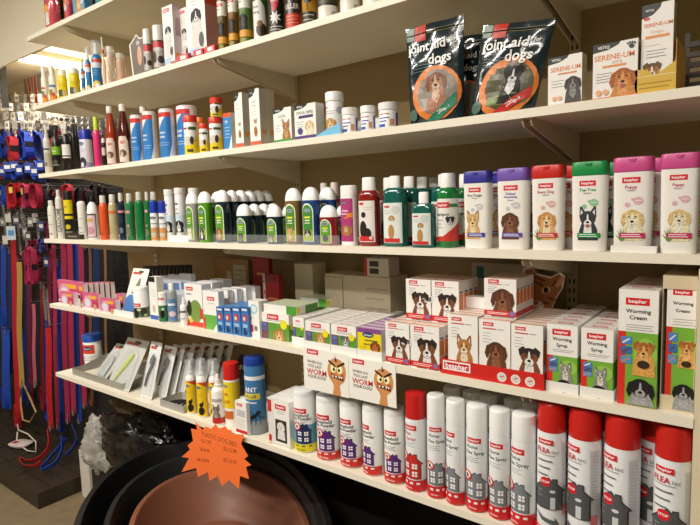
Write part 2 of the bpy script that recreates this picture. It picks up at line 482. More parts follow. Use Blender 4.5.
slab('wall_right', 4.2, 4.25, -3.2, 1.0, 0, 3.0, mat('5e5647', .9))
slab('wall_front', -3.2, 4.2, -3.25, -3.2, 0, 3.0, mat('6e6655', .9))
slab('trim_1', -3.2, .03, .12, .135, 2.346, 3.0, mat('e6dcc4', .7, noise=.03, scale=5))      # bulkhead over the lead display
slab('trim_2', 2.537, 2.62, .002, .37, 0, 1.428, mat('e0d2b4', .6, noise=.03, scale=7))      # end panel below the shelves
# slotted uprights
def upright(n, x, z0=.792, z1=2.9):
    b = MB(); M = mat('cbbd9c', .4); K = mat('2c241a', .8)
    b.box(x-.0125, x+.0125, .358, .3698, z0, z1, M)
    z = z0+.02
    while z < z1-.03:
        for q in (-.006, .006): b.box(x+q-.002, x+q+.002, .3574, .3582, z, z+.012, K)
        z += .025
    o = b.build('trim_%d' % n); o['kind'] = 'structure'
UPX = [.32, 1.25, 2.225]
for i, x in enumerate(UPX): upright(i+3, x)

# ------------------------------------------------------------------ shelves
XR = [3.3, 3.3, 3.3, 3.3, 2.5368, 2.5368]
NM = ['top shelf of the rack, cut off by the top of the photo', 'second shelf from the top, carrying the two dark pouches below it no longer',
      'third shelf', 'fourth shelf', 'fifth shelf', 'bottom shelf']
NM = ['long cream shelf board highest on the wall, with only its left end showing',
      'long cream shelf board just above the dark joint aid pouches',
      'long cream shelf board under the dark joint aid pouches and the tall white carton',
      'long cream shelf board at eye level under the rows of shampoo bottles',
      'long cream shelf board under the worming boxes and red counter tray',
      'lowest cream shelf board under the flea spray cans']
for i, z in enumerate(SH):
    s = empty('wall_shelf', (0, 0, z-.018)); tag(s, NM[i], 'shelf', 'shelves of the wall rack')
    b = MB(); b.box(0.0, XR[i], .0015, .357, 0, .018, boardm); b.box(0, XR[i], 0, .0015, 0, .018, edgem); b.build('board', s)
    for x in UPX:
        if x > XR[i]: continue
        k = MB(); M = metalm; t = .0016
        P = [(.3568, -.0005), (.012, -.0005), (.010, -.008), (.018, -.016), (.05, -.022), (.3568, -.075)]
        for q in (-.009, .009):
            k.add([(x+q-t, y, zz) for y, zz in P]+[(x+q+t, y, zz) for y, zz in P], [(0, 1, 2, 3, 4, 5), (11, 10, 9, 8, 7, 6)]+[(j, 6+j, 6+(j+1) % 6, (j+1) % 6) for j in range(6)], M)
        k.box(x-.009, x+.009, .037, .05, -.0125, -.001, M)
        k.build('bracket', s)

# ------------------------------------------------------------------ label designs
G = '8a8a8a'
def sp(a, x, y, w, c, k=2, f='ffffff'):     # short strip with rules
    a.rect(x-w/2, y-.034, x+w/2, y+.034, c); a.rect(x-w*.42, y+.008, x+w*.3, y+.016, f); a.rect(x-w*.42, y-.018, x+w*.36, y-.010, f)
def shampoo(l1, l2, c, an, bub='c9c9cf', leaf=False, strip=None):
    def f(a):
        a.brand(-.02, .925, .54)
        a.text(l1, -.02, .835, .105, c, maxw=.74)
        if l2 in ('Shampoo',): a.text(l2, -.02, .79, .05, '777777', maxw=.4)
        elif l2: a.text(l2, -.02, .785, .075, c, maxw=.8); a.text('Shampoo', -.02, .735, .045, '777777', maxw=.36)
        a.ell(.2, .65, .15, .13, bub); a.ell(-.12, .6, .085, .08, bub); a.ell(.04, .67, .05, .05, bub)
        a.rect(.1, .65, .3, .657, 'ffffff')
        an(a)
        if leaf:
            for t in (-1.1, -.6, -.15, .3, .75, 1.2):
                x, y = -.3, .13; dx, dy = math.sin(t), math.cos(t)
                a.poly([(x-.04*dy, y+.02*dx), (x+.04*dy, y-.02*dx), (x+.24*dx, y+.17*dy)], '4f9a3c')
        sp(a, .04, .19, .8, strip or c)
    return f
def flea_powder(c, band, text2, back=None):
    def f(a):
        if back: a.rect(-.5, 0, .5, .6, back)
        a.brand(-.1, .9, .42); a.text('Household', -.1, .81, .1, '3c3c44', maxw=.56); a.text('Flea Powder', -.06, .735, .1, '3c3c44', maxw=.66)
        a.lines(-.36, .1, .66, 3, .028)
        a.house(0, .19, .44, c); a.rect(-.5, 0, .5, .17, band)
        a.wear_icons(.115, 'ffffff' if band != 'e8d92a' else '444444'); a.text(text2, -.08, .05, .05, 'ffffff' if band != 'e8d92a' else '33333a', maxw=.5)
    return f
def home_spray(c='7f868c', n1='Home', n2='Flea Spray', ncol='4a5560'):
    def f(a):
        a.rect(-.5, .17, .5, 1, 'eff2f3')
        a.brand(-.06, .92, .46); a.text(n1, -.12, .84, .11, ncol, maxw=.38); a.text(n2, -.02, .765, .11, ncol, maxw=.62)
        a.lines(-.34, .1, .7, 3, .026)
        a.house(-.02, .18, .6, c); a.rect(-.5, 0, .5, .16, 'd6282c')
        a.wear_icons(.1); a.text('Kills Fleas', -.1, .045, .045, 'ffffff', maxw=.42)
    return f
def fleatec(a):
    a.rect(.28, .05, .5, .95, 'd3d6da'); a.lines(.3, .48, .9, 20, .03, 'a2a6aa', .008); a.rect(.3, .22, .48, .32, 'd8707a')
    a.brand(-.13, .95, .38)
    a.text('FLEA', -.18, .865, .13, 'c8202c', maxw=.34); a.text('tec', .1, .862, .1, '8a8c92', bold=False, maxw=.19); a.lines(-.36, .1, .82, 1, .02)
    for i, y in enumerate((.76, .69, .62)):
        a.rect(-.36, y-.008, -.34, y+.008, 'c8202c'); a.rect(-.31, y-.005, .04-.05*i, y+.008, '6a6a70')
    a.house(-.04, .28, .62, '55575a', stop=False, win=False)
    a.ell(-.12, .55, .13, .13, 'd6202c', 8); a.text('STOP', -.12, .55, .06, 'ffffff', maxw=.2)
    a.rect(.0, .28, .11, .4, 'cfd4d6'); a.ell(.05, .46, .07, .04, 'd8dadc', 8); a.lines(-.3, -.18, .46, 3, .03, 'b8babc', .012)
    a.poly([(-.38, .24), (-.2, .15), (.1, .12), (.1, .08), (.2, .14), (.1, .2), (.1, .165), (-.18, .19)], '5b6166')
    a.rect(-.5, 0, .5, .085, 'd6282c')
    for x in (-.28, -.12, .04): a.ell(x, .06, .05, .05, 'f4e0dc', 10); a.ell(x, .06, .035, .035, 'c8363c', 8)
def dogbox(an, l1='', band='cf2f30'):
    def f(a):
        a.brand(-.2, .93, .34); a.rect(-.38, .845, .05, .865, 'c23a44'); a.rect(.08, .85, .3, .862, '8c8c90'); a.lines(-.38, -.1, .78, 4, .05)
        an(a); a.rect(-.5, .04, .5, .17, band); a.lines(-.4, .25, .12, 2, .035, 'f6d8d4', .02)
        a.ell(.38, .12, .08, .08, '7a74b4', 10)
    return f
def receding_side(c='e9823a'):
    def f(a):
        a.rect(-.4, .35, .4, .7, c); a.rect(-.5, .04, .5, .17, 'cf2f30'); a.rect(-.3, .72, .3, .76, '4a4a8a')
    return f
def worming(l1, l2, tall):
    def f(a):
        g0 = .64 if tall else .54
        a.rect(-.5, 0, .5, g0, '77b03c'); a.rect(-.5, 0, -.3, g0, 'd63226')
        a.ell(.2, g0*.7, .3, .5 if tall else .25, '96c653'); a.rect(-.5, 0, .5, 0.002, 'd63226')
        a.brand(-.02, .9 if tall else .89, .6)
        a.text(l1, 0, .82 if tall else .79, .115, '26262c', maxw=.72); a.text(l2, 0, .765 if tall else .7, .115, '26262c', maxw=.5)
        if tall: a.lines(-.3, .4, .7, 3, .02)
        else: a.lines(-.3, .4, .63, 2, .025)
        for i in range(3): a.rect(-.42, g0*(.86-.13*i)-.02, -.14, g0*(.86-.13*i)+.045, ['4a86c8', '3c6cae', '5a96c8'][i]); a.line(-.38, g0*(.86-.13*i)-.01, -.2, g0*(.86-.13*i)+.03, .04, ['f0f0f0', '6a3a2a', 'd8863a'][i])
        if tall:
            a.animal(.16, .49, .24, 'c8823a', 'a8642c', 'e0b070', 'tip', bodyc='d8a050'); a.ell(.16, .37, .16, .12, '3a2a1e', 12)
            a.animal(.1, .16, .29, '18181a', '101012', 'a8a8a8', 'drop', bodyc='9a9a98')
        else:
            a.animal(.12, .34, .19, '8c8c86', '6c6c66', 'd8d4c8', 'up'); a.animal(.08, .09, .26, '1b1b1d', '111113', '3a3a3c', 'drop')
    return f
def arch(an, accent='6aa82a', txt='e6e64a', full=True):
    def f(a):
        W, H = a.W, a.H
        def A(x0, x1, y1, c, yb=.0):
            k = W/H; r = (x1-x0)/2; cx = (x0+x1)/2; P = [(x0, yb), (x1, yb)]
            for i in range(11):
                t = PI*i/10; P.append((cx+r*math.cos(t), y1-r*k*1.1+r*k*1.1*math.sin(t)))
            a.poly(P, c)
        A(-.46, .40, .97, 'e8f0da', .02); A(-.41, .35, .93, accent, .04)
        a.rect(-.41, .05, .35, .3, 'a8b830')
        a.ell(-.03, .79, .25, .1, 'e8eef4', 12); a.ell(-.03, .79, .22, .08, '1c3a6e', 12); a.rect(-.17, .78, .12, .795, 'c9d8ec')
        a.rect(-.26, .60, .2, .645, txt); a.rect(-.2, .53, .16, .56, 'f0f4d8'); a.rect(-.24, .47, .18, .49, 'f0f4d8')
        an(a)
    return f
def dg(cx, cy, r, *c, **k): return lambda a: a.animal(cx, cy, r, *c, **k)
def blocks(*items):
    """(x0,y0,x1,y1,colour) or ('t',text,x,y,h,colour,maxw) or ('e',cx,cy,rx,ry,colour) or ('b',cx,cy,w) or ('n',y..) or ('a',fn)"""
    def f(a):
        for i in items:
            if i[0] == 't': a.text(i[1], i[2], i[3], i[4], i[5], maxw=i[6] if len(i) > 6 else .8)
            elif i[0] == 'e': a.ell(*i[1:])
            elif i[0] == 'b': a.brand(*i[1:])
            elif i[0] == 'l': a.lines(*i[1:])
            elif i[0] == 'p': a.poly(i[1], i[2])
            elif i[0] == 'a': i[1](a)
            else: a.rect(*i)
    return f
def johnsons(x, y, w): return lambda a: (a.ell(x, y, w/2, w*.2, '1c3a6e', 12), a.text("Johnson's", x, y, w*.14, 'ffffff', maxw=w*.72))
GOLD = ('d9a866', 'c48a48', 'f0d8b0'); SPAN = ('6a3a22', '55301c', '8a5a3a'); HUSK = ('2e3036', '2a2c32', 'f4f4f4')
PUP = ('ecd8ac', 'd8b87c', 'f6ead0'); COLL = ('7a4a2a', '2a1c18', 'f2ece2'); TAB = ('b4763e', '8a5028', 'ecd8bc'); YORK = ('c89a5e', 'a87840', 'e6c896')
BLK = ('1c1c1e', '141416', '4a3a30'); GREYD = ('8c8a88', '5c5a58', 'dcdcdc'); BERN = ('1e1c1c', '161414', 'f0ece6'); WEST = ('efece4', 'e2ded2', 'ffffff')
# ================================================================== SHELF 6 (lowest): flea sprays and powders
S = 5
wip = vessel(S, 83, 103, 334, .12, 'white tub with a blue lid, at the left end of the lowest shelf', 'tub', cap='2456b0', capfrac=.2, name='wipes_tub', cat='tub',
       art=blocks((-.32, .52, .2, .9, 'd84a2c'), ('a', johnsons(-.06, .74, .36)), ('l', -.26, .2, .4, 3, .08, '7a7a7a'), (-.3, 0, -.24, .2, '333333')), span=(.04, .78))
def powder(l, r, top, d, c, band, t2, lab, back=None, rz=0):
    return vessel(S, l, r, top, d, lab, 'can', cap='e9ebec', capfrac=.085, art=flea_powder(c, band, t2, back), rz=rz, name='flea_powder_can', group='household flea powder cans' if back is None else None)
powder(294.5, 317, 388.5, .013, '22305e', 'e8d92a', 'Kills Fleas', 'flea powder can with a teal panel, navy house and yellow base band', '5e9db4', .05)
powder(317, 340.5, 394, .012, '5b2f7e', 'd6342c', 'Kills Fleas', 'leftmost of the four white flea powder cans with a purple house', rz=.02)
powder(340.5, 363, 397, .014, '5b2f7e', 'd6342c', 'Kills Fleas', 'second from the left of the four flea powder cans with a purple house', rz=-.12)
powder(363, 384.5, 402, .012, '5b2f7e', 'd6342c', 'Kills Fleas', 'third from the left of the flea powder cans with a purple house, turned left', rz=-.5)
powder(384.5, 406, 406.5, .008, '5b2f7e', 'd6342c', 'Kills Fleas', 'rightmost flea powder can with a purple house, beside the red-capped spray')
def fspray(l, r, top, d, rz, lab, H=None):
    return vessel(S, l, r, top, d, lab, 'can', body='eceff0', cap='f2f3f2', capfrac=.23, art=home_spray(), rz=rz, name='flea_spray_can', group='home flea sprays with white caps', span=(.01, .75), H=H)
vessel(S, 406, 427.5, 391.5, .008, 'red-capped aerosol can with a red house, beside the white flea sprays', 'can', body='eef0f0', cap='c81e1e', capfrac=.255, art=home_spray('c8322c', 'Flea', 'Spray', 'c84a70'), rz=-.3, name='flea_spray_can', span=(.01, .75))
fr = []
for l, r, top, rz, w in ((427.5, 446.5, 394, .25, 'first white-capped home flea spray to the right of the red-capped can'), (446.5, 466.5, 399, -.5, 'second white-capped home flea spray in the front row, turned left'),
                      (466.5, 488.5, 403.5, 0, 'third white-capped home flea spray in the front row, from the red-capped can'), (489, 511, 408, -.1, 'fourth white-capped home flea spray in the front row, from the red-capped can'), (511, 536.5, 412.5, -.35, 'white-capped home flea spray next to the tall FLEAtec cans')):
    fr.append(fspray(l, r, top, .008, rz, w))
bk = [('behind the first', 0, .075, .006, 1), ('behind the second', 1, .075, .008, 2), ('behind the third', 2, .075, -.004, 1), ('behind the fourth', 3, .075, .006, 2), ('behind the last', 4, .075, -.004, 1)]
for w, i, dy, dx, n in bk:
    for k in range(n+1):
        c = copy_tree(fr[i]); c.location = fr[i].location + Vector((dx, dy*(k+1), 0)); c['label'] = 'white-capped flea spray can standing %s of the front row, %s row back' % (w, ORD[k+1])
rwip = []
for l, r, top, d, rz, w in ((536.5, 566, 400, .01, .05, 'leftmost red-capped FLEAtec can, beside the white-capped sprays'), (567, 601, 406, .008, -.38, 'second FLEAtec can from the left, turned so its grey side panel shows'),
                       (602.5, 639.5, 413, .006, -.38, 'third FLEAtec can from the left, in front of a hidden one'), (651.5, 690, 423, .006, -.05, 'rightmost red-capped FLEAtec can, against the cream end panel')):
    rwip.append(vessel(S, l, r, top, d, w, 'can', body='e9ebed', cap='c6221c', capfrac=.215, art=fleatec, rz=rz, name='flea_spray_can', group='red-capped FLEAtec cans', span=(.01, .765), arc=1.42))
c = copy_tree(rwip[2]); c.location += Vector((.052, .07, 0)); c['label'] = 'red-capped FLEAtec can half hidden in the second row, between the two rightmost ones'
c = copy_tree(rwip[1]); c.location += Vector((.02, .075, 0)); c['label'] = 'red-capped FLEAtec can hidden in the second row behind the second one'
# mid part
bx = carton(S, 268.5, 290, 380, .012, .03, 'white flea collar carton with a dog, right of the blue ant killer can', H=.148,
  front=blocks((-.5, 0, -.2, 1, 'e6e4e0'), (-.5, .7, -.32, .96, 'c83a38'), (-.5, 0, -.36, .2, 'd02c28'), ('b', .1, .85, .5), ('l', -.08, .34, .76, 2, .04), (-.16, .1, .36, .58, '3c3424'), ('a', dg(.1, .44, .15, *WEST)), (-.5, .02, .5, .06, 'e0dcd4')),
  side=lambda a: a.lines(-.35, .35, .8, 12, .05, 'c2c2c0'), group='flea collar cartons')
row(bx, 3, .034, .0, word='behind the front one')
vessel(S, 246, 267, 356, .02, 'blue ANT KILLER aerosol can with a dark blue cap', 'can', body='3f76a8', cap='1c3f9a', capfrac=.1, name='ant_killer_can', span=(.01, .9),
  art=blocks((-.5, .82, .5, .88, 'eef0f2'), ('t', 'ANT', -.1, .68, .15, 'ffffff', .5), (-.4, .53, .22, .62, 'e8d84a'), ('t', 'KILLER', -.1, .575, .1, '203a5a', .55), (-.3, .47, .1, .49, 'dfe8ee'), (-.5, 0, .5, .2, '8d9298'),
   ('e', -.02, .27, .16, .06, '15181c', 10, .5), ('e', .14, .33, .08, .06, '15181c'), ('e', -.2, .2, .09, .06, '15181c'), ('a', lambda a: [a.line(-.1+.08*i, .28+.02*i, -.28+.16*i, .14, .02, '15181c') for i in range(4)] + [a.line(.0, .3, -.15, .36, .02, '15181c'), a.line(.05, .32, .34, .22, .02, '15181c')])), rz=.1)
carton(S, 235.5, 247, 402, .006, .035, 'small white carton with a red foot, in front of the blue ant killer can', blocks(('b', -.1, .9, .5), (-.35, .55, .35, .75, 'c4c4c6'), ('l', -.4, .35, .45, 4, .07), (-.5, .04, .5, .14, 'cc3030')))
vessel(S, 224.5, 241, 362, .025, 'yellow and white repellent aerosol can with a red cap', 'can', body='f2efe6', cap='cc221c', capfrac=.26, name='repellent_can', span=(.01, .72),
  art=blocks((-.5, .4, .14, 1, 'f0d21e'), (.14, .4, .5, 1, 'e6c21c'), ('a', johnsons(-.22, .9, .3)), ('t', 'ge', -.16, .74, .15, 'd23020', .3), ('t', 'tch', -.12, .56, .15, 'd23020', .4), (-.3, .16, .12, .34, 'd07030')))
def yspray(l, r, d, w):
    o = vessel(S, l, r, 361, d, w, 'spray', body='f2f0ea', cap='f4f4f2', name='spray_bottle', cat='spray bottle', group='yellow spray bottles with clear caps', span=(.03, .64),
       art=blocks((-.5, 0, .5, 1, 'f0cc1e'), ('p', [(.5, 1), (-.2, 1), (.5, .82)], 'd64a26'), ('a', johnsons(-.15, .84, .4)), ('l', -.38, .2, .66, 2, .06, 'b89a20'), ('e', .02, .16, .2, .26, '1f1b18'), ('e', .02, .34, .13, .14, '1f1b18'), ('e', .12, .4, .05, .1, '1f1b18')))
    rad = o['radius']; H = (o.children[1].data.vertices[-1].co.z)
    clear_cap(o, .755*H, H*1.03, rad*.98); return o
yspray(186.3, 197, .02, 'leftmost yellow labelled spray bottle under a clear cap, beside the grey tray')
yspray(197.2, 208, .018, 'middle one of the three yellow spray bottles under clear caps')
yspray(209.5, 220.5, .04, 'yellow spray bottle standing behind the white spray with a cat on it')
vessel(S, 212, 225.5, 374, .005, 'white spray bottle with a cat and red base band, before the yellow ones', 'spray', name='spray_bottle', cat='spray bottle', span=(.03, .66),
  art=blocks((-.4, .7, .3, .8, 'b8b4b0'), ('a', dg(-.05, .44, .2, '7a6a62', '5a4c46', 'b8aaa0', ears='up')), (-.5, .02, .5, .2, 'c42c28')))
# blister cards leaning on the left
def blister(bl, br, d, tl, lab, tool, card='c9c8c4', group='clear blister packs of grooming tools', S=5, name='blister_pack', shell=True):
    """leaning pack: foot between columns bl and br at depth d, top left corner seen at tl"""
    zb = SH[S]+.002; xl, xr = col_x(bl, d, zb), col_x(br, d, zb); w = xr-xl; x = (xl+xr)/2
    T = at_x(tl[0], tl[1], xl); h = math.hypot(T.y-d, T.z-zb); lean = math.atan2(T.y-d, T.z-zb)
    o = empty(name, (x, d, zb)); tag(o, lab, 'pack', group)
    b = MB(); M = mat(card, .35)
    b.box(-w/2, w/2, 0, .0008, 0, h, M); a = Art(w, h); a.rect(-.42, .87, .1, .92, 'c8504c'); a.ell(.05, .93, .16, .05, '5a564e', 10)
    b.art(a, lambda u, v, l: (u, -l, v)); b.build('card', o)
    if shell:
        cl = MB(); C = mat('dde2e4', .12, alpha=.16)
        cl.loft([(h*.06, w*.42, .003), (h*.09, w*.44, .007), (h*.7, w*.36, .007), (h*.82, w*.14, .003)], C, n=20, ex=4, c=(0, -.0085)); cl.build('clear_shell', o)
    t = MB(); tool(t, w, h); t.build('tool', o)
    o.rotation_euler = (-lean, 0, 0); return o
def t_lime(t, w, h):
    t.tube([(-.25*w, -.006, h*.12), (-.15*w, -.006, h*.3), (0, -.006, h*.5), (.12*w, -.006, h*.7)], [.003, .006, .009, .007], mat('c8e028', .4), 8)
def t_hook(t, w, h):
    t.tube([(-.2*w, -.006, h*.2), (-.12*w, -.006, h*.4), (.12*w, -.006, h*.62), (.16*w, -.006, h*.72), (.06*w, -.006, h*.77), (-.08*w, -.006, h*.7), (-.12*w, -.006, h*.6)], [.004, .006, .006, .005, .003, .003, .003], mat('151515', .4), 8)
def t_grey(t, w, h):
    t.loft([(h*.12, w*.3, .004), (h*.55, w*.26, .004), (h*.66, w*.1, .003)], mat('aeb0ae', .4), n=16, ex=3, c=(0, -.007))
tray(S, *[col_x(79, .06, SH[5]), col_x(121, .02, SH[5])], .03, .2, .03, .06, 'shallow grey card tray holding the grey blister packs', '8f8b82')
blister(92.5, 104, .045, (117, 343), 'grey blister pack leaning at the left end of the row, left of the lime one', t_grey)
blister(107, 128.5, .03, (128, 337), 'wide grey blister pack with a lime green tool, leaning far back', t_lime)
tools_front = [blister(140.5, 151.5, .03, (151.5, 341), 'left of the two blister packs with a black curved tool', t_hook, 'e6e6e4'),
  blister(154, 166, .075, (165, 345), 'right of the two blister packs with a black curved tool', t_hook, 'e6e6e4')]
for i in range(6):
    c = copy_tree(tools_front[1]); c.location += Vector((.028*i+.01, .03+.026*i, 0)); c.rotation_euler.x = -.35
    c['label'] = 'clear hanging blister pack, %s behind the two with black curved tools' % ORD[i]
blister(168, 178, .125, (176, 352), 'blister pack with a red and pink item, above the grey tray', lambda t, w, h: t.loft([(h*.1, w*.25, .003), (h*.45, w*.28, .003)], mat('b8404a', .5), n=14, ex=3, c=(0, -.005)), 'dcdad6')
xa, xb = col_x(161, .015, SH[5]), col_x(184.5, .015, SH[5])
tr = tray(S, xa, xb, .012, .11, .028, .028, 'small grey card tray of loose dark tools beside the yellow sprays', 'a9a69e', name='tool_tray')
for i in range(4):
    t = MB(); x = xa+.02+.02*i
    t.tube([(0, -.035, 0), (.003, 0, .003), (0, .035, 0)], [.004, .005, .003], mat('2a2a2c', .4), 8)
    tag(t.build('nail_file', None, (x, .06, SH[5]+.007), .3*i-.4), 'small dark grooming tool lying in the grey card tray', 'grooming tool', 'loose tools in the grey tray')
b = MB(); b.prism([(-.045, 0), (.045, 0), (.05, .13), (.03, .16), (-.03, .16)], 0, .006, mat('1d1c22', .5)); a = Art(.09, .16)
for i in range(4): a.rect(-.3+.17*i, .6+.05*i, -.18+.17*i, .72+.05*i, 'b8b8b4')
b.art(a, lambda u, v, l: (u, -l, v)); o = b.build('tool_wallet', None, (col_x(233, .26, .9), .25, SH[5]+.001)); o.rotation_euler = (-.25, .3, 0)
tag(o, 'dark wallet of clippers leaning against the back wall behind the red-capped can', 'wallet')
b = MB(); b.box(-.05, .05, 0, .05, 0, .12, mat('c9c4b8', .7)); o = b.build('carton', None, (col_x(247, .3, .9), .3, SH[5]+.0003)); tag(o, 'plain grey carton at the back of the lowest shelf behind the ant killer', 'box')

# worm cards on the front edge of the fifth shelf
def worm_card(l, r, top, bot, lab):
    A, B = at(l, (top+bot)/2, -.003), at(r, (top+bot)/2, -.003); W = B.x-A.x; xc = (A.x+B.x)/2
    t = at((l+r)/2, top+1.5, -.003).z; H = t-at((l+r)/2, bot+1.5, -.003).z
    b = MB(); b.box(-W/2, W/2, 0, .0012, 0, H, ink('f4f2ea')); a = Art(W, H)
    a.brand(-.28, .92, .26)
    for s_, y in (('WHEN DO', .68), ('YOU LAST', .58)): a.text(s_, -.24, y, .05, '3c3a3a', maxw=.34, rot=-.03)
    a.text('WORM', -.2, .45, .1, 'c22c2a', maxw=.46); a.text('YOUR DOG?', -.2, .33, .055, '3c3a3a', maxw=.42)
    sk = 'd2925c'
    a.poly([(.15, 0), (.33, 0), (.31, .22), (.35, .36), (.14, .36), (.18, .2)], sk); a.ell(.25, .56, .2, .23, sk, 18)
    a.ell(.16, .48, .05, .07, 'b85a44'); a.ell(.37, .46, .04, .06, 'b85a44')
    a.poly([(.22, .79), (.27, .79), (.22, .93)], '3a1c18')
    for q, x in ((-1, .18), (1, .32)):
        a.ell(x, .62, .065, .08, 'f2e67a'); a.ell(x, .62, .05, .065, 'fbf6d6'); a.ell(x-q*.015, .6, .025, .032, '14100e', 8)
        a.line(x-q*.05, .67, x+q*.1, .79, .035, '241612')
    a.poly([(.12, .42), (.4, .36), (.38, .45), (.26, .47), (.16, .47)], '5c1c1a')
    for x in (.17, .24, .31, .36): a.poly([(x-.025, .46), (x+.025, .455), (x, .40)], 'fdfaf0')
    b.art(a, lambda u, v, l: (u, -l, v))
    o = b.build('shelf_card', None, (xc, -.0016, t-H)); tag(o, lab, 'shelf card', 'worming reminder cards')
worm_card(303.5, 348, 349.5, 391.5, 'left of the two cards with an angry worm, hanging from the shelf edge')
worm_card(348.6, 395.5, 359.5, 401.5, 'right of the two cards with an angry worm, hanging from the shelf edge')

# ================================================================== SHELF 5
S = 4
def wrow(l, r, top, d, D, n, nm, lab, g, tall):
    o = carton(S, l, r, top, d, D, lab, worming(*nm, tall), topc='e9e4dc', side=(lambda a: (a.rect(-.5, 0, .5, .64 if tall else .54, '5f9a34'), a.rect(-.5, 0, -.2, .3, 'a8b8a0'))),
               lid=lambda a: (a.brand(0, .7, .5), a.rect(-.4, .3, .4, .4, 'b8b4aa')), name='worming_%s_carton' % ('cream' if tall else 'syrup'), group=g)
    row(o, n, D+.001, word='behind the front one'); return o
wrow(546.5, 577.5, 325, .02, .036, 6, ('Worming', 'Syrup'), 'white and green Worming Syrup carton, front of the left column', 'worming syrup cartons', False)
wrow(580.5, 613, 329, .02, .036, 5, ('Worming', 'Syrup'), 'white and green Worming Syrup carton, front of the right column', 'worming syrup cartons', False)
for l, r, w in ((546, 578.3, 'left'), (579.9, 613.8, 'right')):
    tray(S, col_x(l, .018, SH[4]), col_x(r, .018, SH[4]), .017, .262, .022, .05, 'white card tray under the %s column of Worming Syrup cartons' % w, 'e9e7e2', group='syrup trays')
wrow(617, 657, 290, .016, .05, 3, ('Worming', 'Cream'), 'tall white and green Worming Cream carton, front of the left column', 'worming cream cartons', True)
wrow(664.3, 697, 279, .0258, .05, 3, ('Worming', 'Cream'), 'tall Worming Cream carton on the far right, inside the cream card dispenser', 'worming cream cartons', True)
b = MB(); M = ink('d8c8a8'); xa, xb = col_x(660.5, .02, 1.25), 2.534; yA, yB = .024, .27; h = at(680, 276, .024).z-SH[4]; h2 = at(680, 289.5, .024).z-SH[4]
for x in (xa, xb-.0012): b.box(x, x+.0012, yA, yB, 0, h, M)
b.box(xa+.0012, xb-.0012, yA, yA+.0012, 0, .03, M); b.box(xa+.0012, xb-.0012, yA, yA+.0012, h2, h, M); b.box(xa+.0012, xb-.0012, yA+.0012, yB, h-.0012, h, M)
o = b.build('display_dispenser', None, (0, 0, SH[4]+.0002)); tag(o, 'cream card dispenser at the right end, open in front over the tall Worming Cream carton', 'dispenser')

# red counter tray with beaphar logo
xa, xb = col_x(441.5, .01, 1.17), col_x(544, .01, 1.17); W = xb-xa
b = MB(); M = ink('cf2620'); b.box(xa, xb, .008, .0095, 0, .036, M); b.box(xa, xb, .22, .2215, 0, .07, M)
for x in (xa, xb-.0015): b.box(x, x+.0015, .0095, .22, 0, .036, M)
a = Art(W, .036); a.rect(-.48, .3, -.19, .92, 'f4efe8'); a.rect(-.47, .36, -.2, .86, 'c8202c'); a.rect(-.475, .33, -.195, .89, 'f8f4f0'); a.rect(-.466, .4, -.205, .82, 'c8202c'); a.text('beaphar', -.335, .62, .055, 'ffffff', maxw=.23)
for x in (.12, .25, .38): a.ell(x, .42, .045, .045, 'f0e6e2'); a.ell(x, .42, .035, .035, 'ddd0cc'); a.line(x-.015, .42, x+.02, .5, .008, 'b03030')
b.art(a, lambda u, v, l: ((xa+xb)/2+u, .008-l, v)); b.v = [(v[0]-xa, v[1]-.008, v[2]) for v in b.v]
tag(b.build('counter_tray', None, (xa, .008, SH[4]+.0002)), 'red card counter tray lettered beaphar holding the cat and dog tablet boxes', 'tray')
DD = .0255
sc_ = receding_side()
def tb(l, r, top, d, an, lab, n, z=None, H=None, side=sc_, g='tablet boxes in the red tray', topc='efe6dc', D=DD):
    o = carton(S, l, r, top, d, D, lab, dogbox(an), group=g, z=z, H=H, side=side, topc=topc, name='tablet_box', lid=lambda a: a.rect(-.5, .3, .5, .6, 'd98a5a'))
    row(o, n, D+.0008, word='behind the front one'); return o
z5 = SH[4]+.003
Hb = None
c1 = tb(448, 478, 315.5, .0105, dg(.05, .48, .25, *TAB, ears='up'), 'white tablet box with a ginger kitten, left in the red tray', 4, z5, Hb)
c2 = tb(479, 510.5, 320.5, .0105, dg(.05, .5, .29, *SPAN), 'white tablet box with a brown spaniel, in the middle of the red tray', 7, z5, Hb)
c3 = tb(511, 543, 325, .0105, dg(.08, .48, .31, *COLL, ears='tip'), 'white tablet box with a long-haired collie, right in the red tray', 7, z5, Hb)
H2 = c2.dimensions.z
o = tb(484, 516.5, 279, .045, dg(.08, .5, .3, *SPAN), 'white tablet box with a spaniel, on top of the boxes in the red tray', 4, z5+H2+.0008, None, D=.022, g='spaniel tablet boxes on top')
# folded white flap box behind kitten boxes
carton(S, 462, 486, 0, .10, .03, 'plain white box edge on top of the kitten boxes in the red tray', z=z5+c1.dimensions.z+.0008, H=.028, name='carton')
# collie boxes left
o1 = tb(385.5, 409.5, 323, .012, dg(.08, .48, .31, *COLL, ears='tip'), 'white tablet box with a collie, lower left of the four stickered ones', 5, None, None, g='collie tablet boxes left of the red tray', D=.027)
H1 = o1.dimensions.z
o2 = tb(410.5, 439.5, 0, .012, dg(.08, .48, .31, *COLL, ears='tip'), 'white tablet box with a collie, lower right of the four beside the red tray', 5, None, H1, g='collie tablet boxes left of the red tray', D=.027)
o3 = tb(406, 431, 279.5, .06, dg(.08, .48, .31, *COLL, ears='tip'), 'white tablet box with a collie, upper left of the four stickered ones', 3, SH[4]+H1+.001, None, g='collie tablet boxes left of the red tray', D=.027)
H3 = o3.dimensions.z
o4 = tb(431.7, 459, 0, .06, dg(.08, .48, .31, *COLL, ears='tip'), 'white tablet box with a collie, upper right of the four, beside the spaniel box', 3, SH[4]+H1+.001, H3, g='collie tablet boxes left of the red tray', D=.027)
